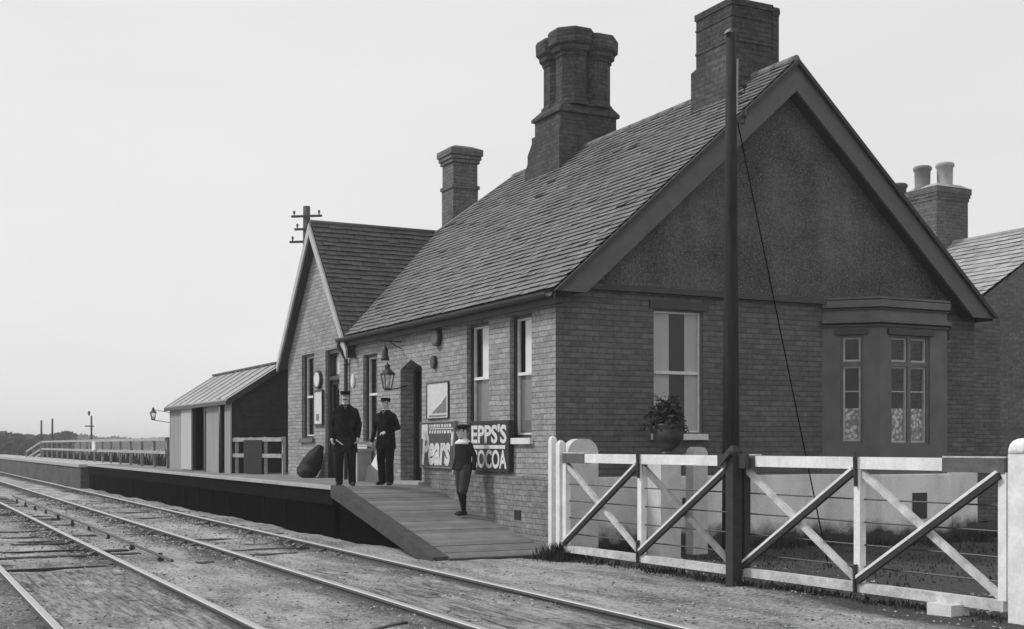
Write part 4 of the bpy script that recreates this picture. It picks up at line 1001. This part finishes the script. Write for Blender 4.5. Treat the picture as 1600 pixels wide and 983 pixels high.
for z, a, b in ((6.97, -.42, .34), (6.66, -.34, 0), (6.36, -.46, 0)):
    mb = MB(); dv = V((.8, -.6, 0)); c = V((px, py, z)); mb.beam(c+dv*a-V((0, .12, 0)), c+dv*b-V((0, .12, 0)), .05, .05); ar = mb.build('cross_arm', 'pole_far', tp)
    for u in ((a+.07, b-.07) if b else (a+.07,)):
        mb = MB(); mb.lathe(c+dv*u-V((0, .12, -.02)), [(.014, 0), (.014, .04), (.028, .05), (.028, .1), (.014, .12)], 8); mb.build('insulator', 'pot_dark', ar)

# ------------------------------------------------------------------ garden things behind the gate
def roundtop(name, label, x, y, w, d, h, cat, mat='stone'):
    mb = MB(); n = 10; r = w*.42
    pts = [(x-w/2, y, -.1), (x+w/2, y, -.1)]+[(x+w/2-r+r*math.cos(k*math.pi/2/n), y, h-r+r*math.sin(k*math.pi/2/n)) for k in range(n+1)]+[(x-w/2+r-r*math.sin(k*math.pi/2/n), y, h-r+r*math.cos(k*math.pi/2/n)) for k in range(n+1)]
    mb.prism(pts, (0, d, 0)); mb.bevel(.015)
    return tag(mb.build(name, mat, base=(x, y, 0)), label, cat, 'whitewashed stones behind the gate')
roundtop('white_stone', 'broad whitewashed round-topped stone beside the station corner', .27, -.28, .48, .16, 1.58, 'stone')
roundtop('white_stone', 'narrow whitewashed round-topped stone left of the telegraph pole', 1.80, -.85, .24, .18, 1.47, 'stone')
ur = thing('garden_urn', 'dark round urn of bushy plants on a white pedestal under the gable window', 'urn', (1.2, -.9, 0))
mb = MB(); mb.box((.98, -1.1, -.05), (1.30, -.78, 1.30)); mb.box((.95, -1.13, 1.301), (1.33, -.75, 1.36)); mb.bevel(.01); mb.build('pedestal', 'stone', ur)
mb = MB(); mb.lathe((1.2, -.95, 1.361), [(.10, 0), (.11, .03), (.06, .05), (.07, .07), (.16, .13), (.205, .22), (.20, .32), (.17, .37), (.19, .40), (.18, .42)], 20); mb.build('bowl', 'dark_paint', ur)
mb = MB()
def leaves(mb, n, fc, size, rr=rnd):
    for i in range(n):
        c = fc(); a = V((rr.gauss(0, 1), rr.gauss(0, 1), rr.gauss(0, .7))).normalized(); b = a.orthogonal().normalized(); b.rotate(Matrix.Rotation(rr.random()*6.28, 3, a)); s = size*rr.uniform(.6, 1.4)
        mb.face([c-a*s, c+b*s*.45, c+a*s, c-b*s*.45])
def fc():
    a = rnd.random()*6.28; z = rnd.random()**.8; r = (.30-.16*z)*math.sqrt(rnd.random())*(1+.35*math.sin(a*3))
    return V((1.2+r*math.cos(a), -.95+r*math.sin(a), 1.66+z*.40+(.22*rnd.random() if rnd.random() < .05 else 0)))
leaves(mb, 1100, fc, .038)
for k in range(16):
    a = rnd.random()*6.28; mb.tube([(1.2, -.95, 1.75), (1.2+.1*math.cos(a), -.95+.1*math.sin(a), 2.1), (1.2+.22*math.cos(a), -.95+.22*math.sin(a), 2.05+rnd.random()*.15)], .005, 4)
mb.build('plants', 'leaf', ur, normals=False)
# weeds: along the plinth foot and at the gate post
mb = MB()
def blade(x, y, h, lean=.35):
    a = rnd.random()*6.28; l = h*rnd.uniform(.1, lean); w = rnd.uniform(.006, .014)
    p = V((x, y, -.02)); t = p+V((math.cos(a)*l, math.sin(a)*l, h)); m = p.lerp(t, .55)+V((0, 0, h*.08)); s = V((-math.sin(a), math.cos(a), 0))*w
    mb.face([p-s, p+s, m+s*.8, m-s*.8]); mb.face([m-s*.8, m+s*.8, t])
for i in range(2600):
    x = rnd.uniform(.3, 9.5); y0_ = 0 if x < 4.6 or x > 7.3 else -.62
    if rnd.random() < .4+.6*abs(math.sin(x*2.3)*math.sin(x*.9+1)): blade(x, y0_-.08-abs(rnd.gauss(0, .22)), rnd.uniform(.04, .16))
for i in range(900):
    r = abs(rnd.gauss(0, .17)); a = rnd.random()*6.28; blade(-.17+r*math.cos(a), -.45+r*1.1*math.sin(a), rnd.uniform(.06, .26)*(1-r), .9)
for i in range(1500):
    f = rnd.random(); p = gp(f, 0, rnd.gauss(-.05, .1)); 
    if rnd.random() < .3+.7*abs(math.sin(f*17)): blade(p.x, p.y, rnd.uniform(.02, .08), .9)
for i in range(2500): blade(rnd.uniform(.6, 9), rnd.uniform(-5, -.7), rnd.uniform(.015, .05), .95)
struct(mb.build('weeds', 'weed', normals=False), 'stuff', 'low weeds and grass along the wall foot and under the gates', 'weeds')
# rank growth behind the platform fence
mb = MB()
for i in range(9000):
    y = 13+rnd.random()**1.5*60; x = rnd.uniform(2.3 if y < 22.6 else .1, 5); h = rnd.uniform(.4, .95+.25*math.sin(y*.9)+.2*math.sin(y*2.3)); a = rnd.random()*6.28; w = .05
    p = V((x, y, 0)); t = p+V((rnd.gauss(0, .15), rnd.gauss(0, .15), h)); s = V((math.cos(a), math.sin(a), 0))*w
    mb.face([p-s, p+s, t+s*.3, t-s*.3])
struct(mb.build('undergrowth', 'weed', normals=False), 'stuff', 'rank dark undergrowth behind the platform fence', 'undergrowth')
# far hedges and tree lines
def hedge(name, label, x0, x1, y, h, n, s, sd):
    r = random.Random(sd); mb = MB()
    def top(x): return h*(.80+.08*math.sin(x*.06+sd)+.08*math.sin(x*.17+2*sd)+.10*math.sin(x*.45))
    for i in range(n):
        x = r.uniform(x0, x1); z = r.random()**.7*max(.8, top(x)); c = V((x, y+r.gauss(0, 3), z)); a = V((r.gauss(0, 1), r.gauss(0, 1), r.gauss(0, 1))).normalized(); b = a.orthogonal().normalized(); q = s*r.uniform(.5, 1.4)
        mb.face([c-a*q, c-b*q, c+a*q, c+b*q])
    struct(mb.build(name, 'hedge', normals=False), 'stuff', label, 'treeline')
hedge('treeline', 'nearer dark hedge line at the far left horizon', -50, 16, 165, 3.5, 8000, .5, 1)
hedge('treeline', 'faint distant trees along the horizon', -40, 260, 460, 4.6, 12000, 1.0, 5)
# air: pale even haze over the fields
mb = MB(); mb.box((-1600, -1600, -1.2), (1600, 1600, 10.4))
hz, hnt, hout = new_mat('haze_air'); M['haze'] = hz
pv = N(hnt, 'ShaderNodeVolumePrincipled', i_Density=.0010, i_Anisotropy=0.0); pv.inputs['Color'].default_value = (.985, .985, .985, 1)
L(hnt, pv.outputs[0], hout.inputs['Volume'])
struct(mb.build('haze', 'haze'), 'stuff', 'pale haze over the distant fields', 'haze')

# ------------------------------------------------------------------ people
def seg(mb, pts, rs):
    mb.tube(pts, rs, 12)
    for p, r in zip(pts, rs): mb.ball(p, r*.99, 10)
def hand(mb, w, d, palm_n, side, curl=.5, s=1.0):
    """w wrist, d hand direction, palm_n palm normal, side +1/-1 thumb side"""
    w, d, pn = V(w), V(d).normalized(), V(palm_n).normalized(); pn = (pn-d*pn.dot(d)).normalized(); sd = d.cross(pn)*side
    c = w+d*.05*s
    for k in range(4):
        o = (k-1.5)*.019*s; base = w+d*.085*s+sd*o; ln = (.070, .078, .073, .058)[k]*s if side > 0 else (.058, .073, .078, .070)[k]*s
        mb.tube([w+sd*o*.6+d*.01, base], [.012*s, .0105*s], 8)
        p1 = base+(d*math.cos(curl*.6)+pn*math.sin(curl*.6))*ln*.5; p2 = p1+(d*math.cos(curl*1.6)+pn*math.sin(curl*1.6))*ln*.5
        seg(mb, [base, p1, p2], [.0092*s, .0088*s, .0075*s])
    mb.ball(c, (.03*s, .03*s, .03*s), 10)
    tb = w+d*.03*s+sd*.03*s; t1 = tb+(sd*.6+d*.7+pn*.3)*.035*s; t2 = t1+(sd*.2+d*.9+pn*.4)*.03*s
    seg(mb, [w+d*.01, tb, t1, t2], [.014*s, .0125*s, .0105*s, .0085*s])
def person(label, loc, theta, S, arms, coat_hem, coat_mat, leg_mat, cap='peaked', collar='tie', legs=((.10, 0, 0), (-.10, 0, 0)), turn=0, knickers=False, build_=1.0, headk=1.0, moustache=False, group=None, lean=0):
    p = thing('person', label, 'person', loc, group, theta); p.scale = (S, S, S); Z = (0, 0, 0)
    HK = headk
    hipz, kz, az = .91, .49, .09
    sh = .185*build_
    # ---- body
    mb = MB()
    hc = V((0, -.018, 1.588)); rt = Matrix.Rotation(turn, 3, 'Z')
    def hp(x, y, z): return hc+rt@(V((x, y, z))*HK)
    mb.ball(hp(0, .012, .03), (.078*HK, .095*HK, .076*HK), 20, rt)                 # cranium
    mb.ball(hp(0, -.018, -.035), (.062*HK, .075*HK, .082*HK), 18, rt)             # face
    mb.ball(hp(0, -.05, -.088), (.036*HK, .034*HK, .028*HK), 12, rt)               # chin
    mb.tube([hp(0, -.088, .012), hp(0, -.108, -.030)], [.010*HK, .017*HK], 8); mb.ball(hp(0, -.106, -.03), .0165*HK, 10)   # nose
    for s in (-1, 1):
        mb.ball(hp(s*.03, -.075, .022), (.024*HK, .018*HK, .010*HK), 10, rt)          # brow
        mb.ball(hp(s*.038, -.066, -.03), .022*HK, 10)                               # cheek
        mb.ball(hp(s*.082, .012, -.012), (.012*HK, .026*HK, .036*HK), 10, rt)          # ear
    mb.ball(hp(0, -.085, -.062), (.026*HK, .014*HK, .008*HK), 10, rt); mb.ball(hp(0, -.082, -.073), (.022*HK, .014*HK, .008*HK), 10, rt)
    seg(mb, [(0, .02, 1.38), (0, .012, 1.47), tuple(hp(0, .02, -.07))], [.058, .054, .054])
    mb.ball((0, .01, 1.28), (.14*build_, .09, .13), 14); mb.ball((0, .01, 1.05), (.14*build_, .10, .2), 14); mb.ball((0, .015, .93), (.15*build_, .11, .10), 14)
    hands = []
    for s, (el, wr, hd, pn) in zip((1, -1), arms):     # s=+1: own left
        seg(mb, [(s*.08, .012, 1.36), (s*sh*.86, .012, 1.345), el, wr], [.05, .046, .040, .027])
        hand(mb, wr, hd, pn, s if pn[1] > -.9 else -s, .7)
    for s, (lx, ly, kf) in zip((1, -1), legs):
        hip, kn, an = V((s*.085, .01, hipz)), V((s*.05+lx*.5, ly*.5-.02-kf, kz)), V((lx, ly+.02, az))
        seg(mb, [hip, hip.lerp(kn, .5), kn, kn.lerp(an, .35), an], [.085, .072, .052, .054, .036])
        seg(mb, [an+V((0, .02, -.04)), an+V((0, -.09, -.055))], [.028, .018])
    fuse(mb, 'body', 'skin', p, .0075, 2)
    # ---- face details and hair
    mb = MB()
    for s in (-1, 1): mb.ball(hp(s*.03, -.086, .004), (.011*HK, .008*HK, .006*HK), 10, rt)
    mb.build('eyes', 'hair', p, Z)
    mb = MB()
    mb.ball(hp(0, .022, .026), (.084*HK, .094*HK, .078*HK), 18, rt)
    bmesh.ops.bisect_plane(mb.bm, geom=mb.bm.verts[:]+mb.bm.edges[:]+mb.bm.faces[:], plane_co=hp(0, -.02, -.03), plane_no=rt@V((0, -.75, -.65)), clear_outer=True)
    mb.build('hair', 'hair', p, Z)
    if moustache:
        mb = MB()
        for s in (-1, 1): mb.ball(hp(s*.018, -.098, -.052), (.024*HK, .011*HK, .010*HK), 10, rt)
        mb.build('moustache', 'hair', p, Z)
    # ---- cap
    mb = MB(); cc = hp(0, .008, .046)
    if cap == 'peaked':
        mb.lathe(cc, [(.087*HK, -.002), (.089*HK, .020*HK), (.098*HK, .034*HK), (.100*HK, .042*HK), (.088*HK, .054*HK), (.02, .060*HK)], 20, 0, True, (.95, 1.1))
    else:
        mb.lathe(cc, [(.085*HK, -.01), (.092*HK, .02*HK), (.112*HK, .035*HK), (.108*HK, .052*HK), (.07*HK, .068*HK), (.02, .072*HK)], 20, 0, True, (.95, 1.08))
    n = 10; A = [hp(.075*math.sin(t), .008-.09*math.cos(t)*1.0, .050) for t in [(-1+2*k/n)*1.15 for k in range(n+1)]]
    B = [hp(.088*math.sin(t), .008-(.09+.055*math.cos(t*1.2))*1.0, .036) for t in [(-1+2*k/n)*1.15 for k in range(n+1)]]
    for k in range(n):
        mb.face([A[k], A[k+1], B[k+1], B[k]]); mb.face([B[k]-V((0, 0, .006)), B[k+1]-V((0, 0, .006)), A[k+1]-V((0, 0, .006)), A[k]-V((0, 0, .006))]); mb.face([B[k], B[k+1], B[k+1]-V((0, 0, .006)), B[k]-V((0, 0, .006))])
    for v in mb.bm.verts:                       # sit the cap round the turned head
        pass
    mb.build('cap', 'coat' if cap == 'peaked' else coat_mat, p, Z)
    # ---- coat
    mb = MB(); b = build_
    rings = [(1.46, .075, .07), (1.435, .098*b, .085), (1.395, .142*b, .102), (1.33, .178*b, .122), (1.26, .188*b, .13), (1.18, .185*b, .135), (1.05, .175*b, .13), (.93, .190*b, .140), (coat_hem+.02, .205*b, .150), (coat_hem, .205*b, .148)]
    rings = [r for r in rings if r[0] >= coat_hem]
    n = 24; prev = None; first = None
    for z, rx, ry in rings:
        cur = [mb.bm.verts.new((rx*math.cos(2*math.pi*k/n), .012+ry*math.sin(2*math.pi*k/n), z)) for k in range(n)]
        if prev:
            for k in range(n): mb.bm.faces.new((prev[k], prev[(k+1) % n], cur[(k+1) % n], cur[k]))
        else: mb.bm.faces.new(cur)
        prev = cur
    mb.bm.faces.new(prev[::-1])
    for s, (el, wr, hd, pn) in zip((1, -1), arms):
        e, w = V(el), V(wr); c0 = V((s*sh*.84, .012, 1.335))
        seg(mb, [c0, c0.lerp(e, .5), e, e.lerp(w, .5), w], [.064, .060, .050, .046, .040])
    ct = fuse(mb, 'coat', coat_mat, p, .010, 3)
    if collar == 'tie':
        mb = MB(); mb.lathe((0, .006, 1.445), [(.062, 0), (.066, .015), (.062, .03)], 18, 0, True, (1, 1.0)); 
        mb.prism([(-.035, -.10, 1.445), (.035, -.10, 1.445), (.0, -.118, 1.36)], (0, .02, 0)); mb.build('shirt_collar', 'linen', p, Z)
        mb = MB(); mb.ball((0, -.112, 1.435), (.030, .012, .013), 10); mb.ball((0, -.118, 1.40), (.010, .008, .03), 8); mb.build('neck_tie', 'hair', p, Z)
        mb = MB()
        for k in range(5): mb.ball((.012, -.128-(.006 if k else 0), 1.27-k*.11), .008, 8)
        mb.build('buttons', 'iron', ct, Z)
        mb = MB(); mb.prism([(-.055, -.112, 1.44), (-.02, -.125, 1.40), (-.03, -.135, 1.26), (-.085, -.118, 1.36)], (0, .008, 0)); mb.prism([(.055, -.112, 1.44), (.02, -.125, 1.40), (.03, -.135, 1.26), (.085, -.118, 1.36)], (0, .008, 0)); mb.build('lapels', 'trouser', ct, Z)
    else:
        mb = MB()
        mb.lathe((0, .005, 1.365), [(.205*b, -.02), (.19*b, .02), (.10, .075), (.068, .10)], 24, 0, True, (1, .74)); mb.build('wide_collar', 'linen', p, Z)
    # ---- legs
    mb = MB(); mb.ball((0, .012, .93), (.165*b, .13, .12), 14)
    for s, (lx, ly, kf) in zip((1, -1), legs):
        hip, kn, an = V((s*.085, .01, hipz)), V((s*.05+lx*.5, ly*.5-.02-kf, kz)), V((lx, ly+.02, az))
        if knickers: seg(mb, [hip, hip.lerp(kn, .5), kn+V((0, 0, -.03))], [.115, .105, .085])
        else: seg(mb, [hip, hip.lerp(kn, .5), kn, kn.lerp(an, .5), an+V((0, 0, -.02))], [.112, .098, .080, .072, .068])
    fuse(mb, 'knickerbockers' if knickers else 'trousers', leg_mat, p, .010, 3)
    for s, (lx, ly, kf) in zip((1, -1), legs):
        an = V((lx, ly+.02, az)); kn = V((s*.05+lx*.5, ly*.5-.02-kf, kz))
        if knickers:
            mb = MB(); seg(mb, [kn+V((0, 0, -.05)), kn.lerp(an, .4), an], [.062, .062, .044]); fuse(mb, 'stocking', 'coat', p, .010, 2)
        mb = MB(); out = s*.02
        seg(mb, [an+V((0, .03, -.042)), an+V((out*.5, -.05, -.045)), an+V((out*1.5, -.15, -.055))], [.045, .046, .034]); seg(mb, [an+V((0, 0, .04)), an+V((0, .01, -.03))], [.046, .046])
        for v in mb.bm.verts: v.co.z = max(v.co.z, .004)
        fuse(mb, 'boot', 'boot', p, .008, 2)
    return p
down = lambda s, x=.27, y=-.05: ((s*.255, .03, 1.09), (s*x, y, .85), (0, -.15, -1), (-s, .1, 0))
EYE = V((-8.33, -14.9, 1.5))
person('moustached railwayman in long dark coat and peaked cap, nearest the platform edge', (-1.38, 4.62, PZ), R(-22), .925,
       [((.245, .04, 1.10), (.225, -.08, .88), (-.1, -.3, -1), (-1, .2, 0)), ((-.25, .05, 1.10), (-.24, -.06, .87), (.05, -.3, -1), (1, .2, 0))], .60, 'coat', 'trouser', moustache=True, build_=1.06, legs=((.12, -.02, 0), (-.11, 0, 0)), group='people on the platform')
person('younger railwayman in dark uniform jacket and cap, in front of the doorway', (-.62, 4.75, PZ), R(-48), .87,
       [((.26, .02, 1.11), (.12, -.20, 1.02), (-1, -.35, -.1), (0, .4, -1)), down(-1)], .70, 'coat', 'trouser', turn=R(-8), legs=((.10, -.03, 0), (-.10, .02, 0)), group='people on the platform')
person('boy in flat cap with wide white collar and knickerbockers on the ramp', (-.37, 2.2, PZ*(2.2+.1)/4.4+.004), R(-74), .80,
       [((.23, .08, 1.12), (.25, .05, .88), (0, -.1, -1), (-1, 0, 0)), ((-.24, .06, 1.12), (-.24, -.03, .88), (0, -.1, -1), (1, 0, 0))], .86, 'coat_boy', 'knicker', cap='flat', collar='wide', knickers=True, turn=R(-12), legs=((.09, -.09, .02), (-.08, .06, 0)), headk=1.12, build_=.95, group='people on the platform')
# folded paper in the bearded man's right hand
mb = MB(); c = V((-1.60, 4.40, PZ+.70)); mb.beam(c+V((-.02, 0, .06)), c+V((.08, -.05, -.02)), .06, .012); mb.bevel(.003)
tag(mb.build('folded_paper', 'linen', base=c), 'small folded white paper held low in the right hand of the moustached man', 'paper')

# ------------------------------------------------------------------ camera, sky, sun
cam = bpy.data.cameras.new('camera'); co = bpy.data.objects.new('camera', cam); COL.objects.link(co)
co.location = EYE; co.rotation_euler = (R(90), 0, R(-27.2))
cam.sensor_width = 36; cam.lens = 36*1950/1600; cam.shift_y = (695-491.5)/1600; cam.clip_end = 5000; cam.clip_start = .1
sc.camera = co
SAZ, SEL = (-.80, .60), 42
w = bpy.data.worlds.new('World'); sc.world = w; w.use_nodes = True
nt = w.node_tree; nt.nodes.clear()
sky = nt.nodes.new('ShaderNodeTexSky'); sky.sky_type = 'NISHITA'; sky.sun_disc = False
sky.sun_elevation = R(SEL); sky.sun_rotation = math.atan2(SAZ[0], SAZ[1])
sky.air_density = 1.0; sky.dust_density = 2.0; sky.ozone_density = 1.0
bw = nt.nodes.new('ShaderNodeRGBToBW'); bg = nt.nodes.new('ShaderNodeBackground'); bg.inputs['Strength'].default_value = .12
o_ = nt.nodes.new('ShaderNodeOutputWorld')
nt.links.new(sky.outputs[0], bw.inputs[0]); ov = nt.nodes.new('ShaderNodeMix'); ov.data_type = 'RGBA'; ov.inputs[0].default_value = .88; ov.inputs[7].default_value = (5.6, 5.6, 5.6, 1)   # thin overcast veil
tc = nt.nodes.new('ShaderNodeTexCoord'); cm = nt.nodes.new('ShaderNodeMapping'); cm.inputs['Scale'].default_value = (1, 1, 3.5)
nt.links.new(tc.outputs['Generated'], cm.inputs[0])
cn = nt.nodes.new('ShaderNodeTexNoise'); cn.inputs['Scale'].default_value = 2.2; cn.inputs['Detail'].default_value = 6; nt.links.new(cm.outputs[0], cn.inputs[0])
cr = nt.nodes.new('ShaderNodeMapRange'); cr.inputs[1].default_value = .3; cr.inputs[2].default_value = .7; cr.inputs[3].default_value = 6.5; cr.inputs[4].default_value = 7.1; nt.links.new(cn.outputs[0], cr.inputs[0])
cc_ = nt.nodes.new('ShaderNodeCombineColor')
for k_ in range(3): nt.links.new(cr.outputs[0], cc_.inputs[k_])
nt.links.new(cc_.outputs[0], ov.inputs[7])
nt.links.new(bw.outputs[0], ov.inputs[6]); nt.links.new(ov.outputs[2], bg.inputs[0]); nt.links.new(bg.outputs[0], o_.inputs[0])
sun = bpy.data.lights.new('sun', 'SUN'); so = bpy.data.objects.new('sun', sun); COL.objects.link(so)
sun.energy = 2.2; sun.angle = R(10); sun.color = (1, 1, 1)
d = V((SAZ[0]*math.cos(R(SEL)), SAZ[1]*math.cos(R(SEL)), math.sin(R(SEL)))); so.rotation_euler = d.to_track_quat('Z', 'Y').to_euler(); so.location = (-20, 10, 30)
sc.view_settings.view_transform = 'Standard'; sc.view_settings.look = 'None'; sc.view_settings.gamma = 1; sc.view_settings.exposure = .10
sc.cycles.max_bounces = 6; sc.cycles.transparent_max_bounces = 12
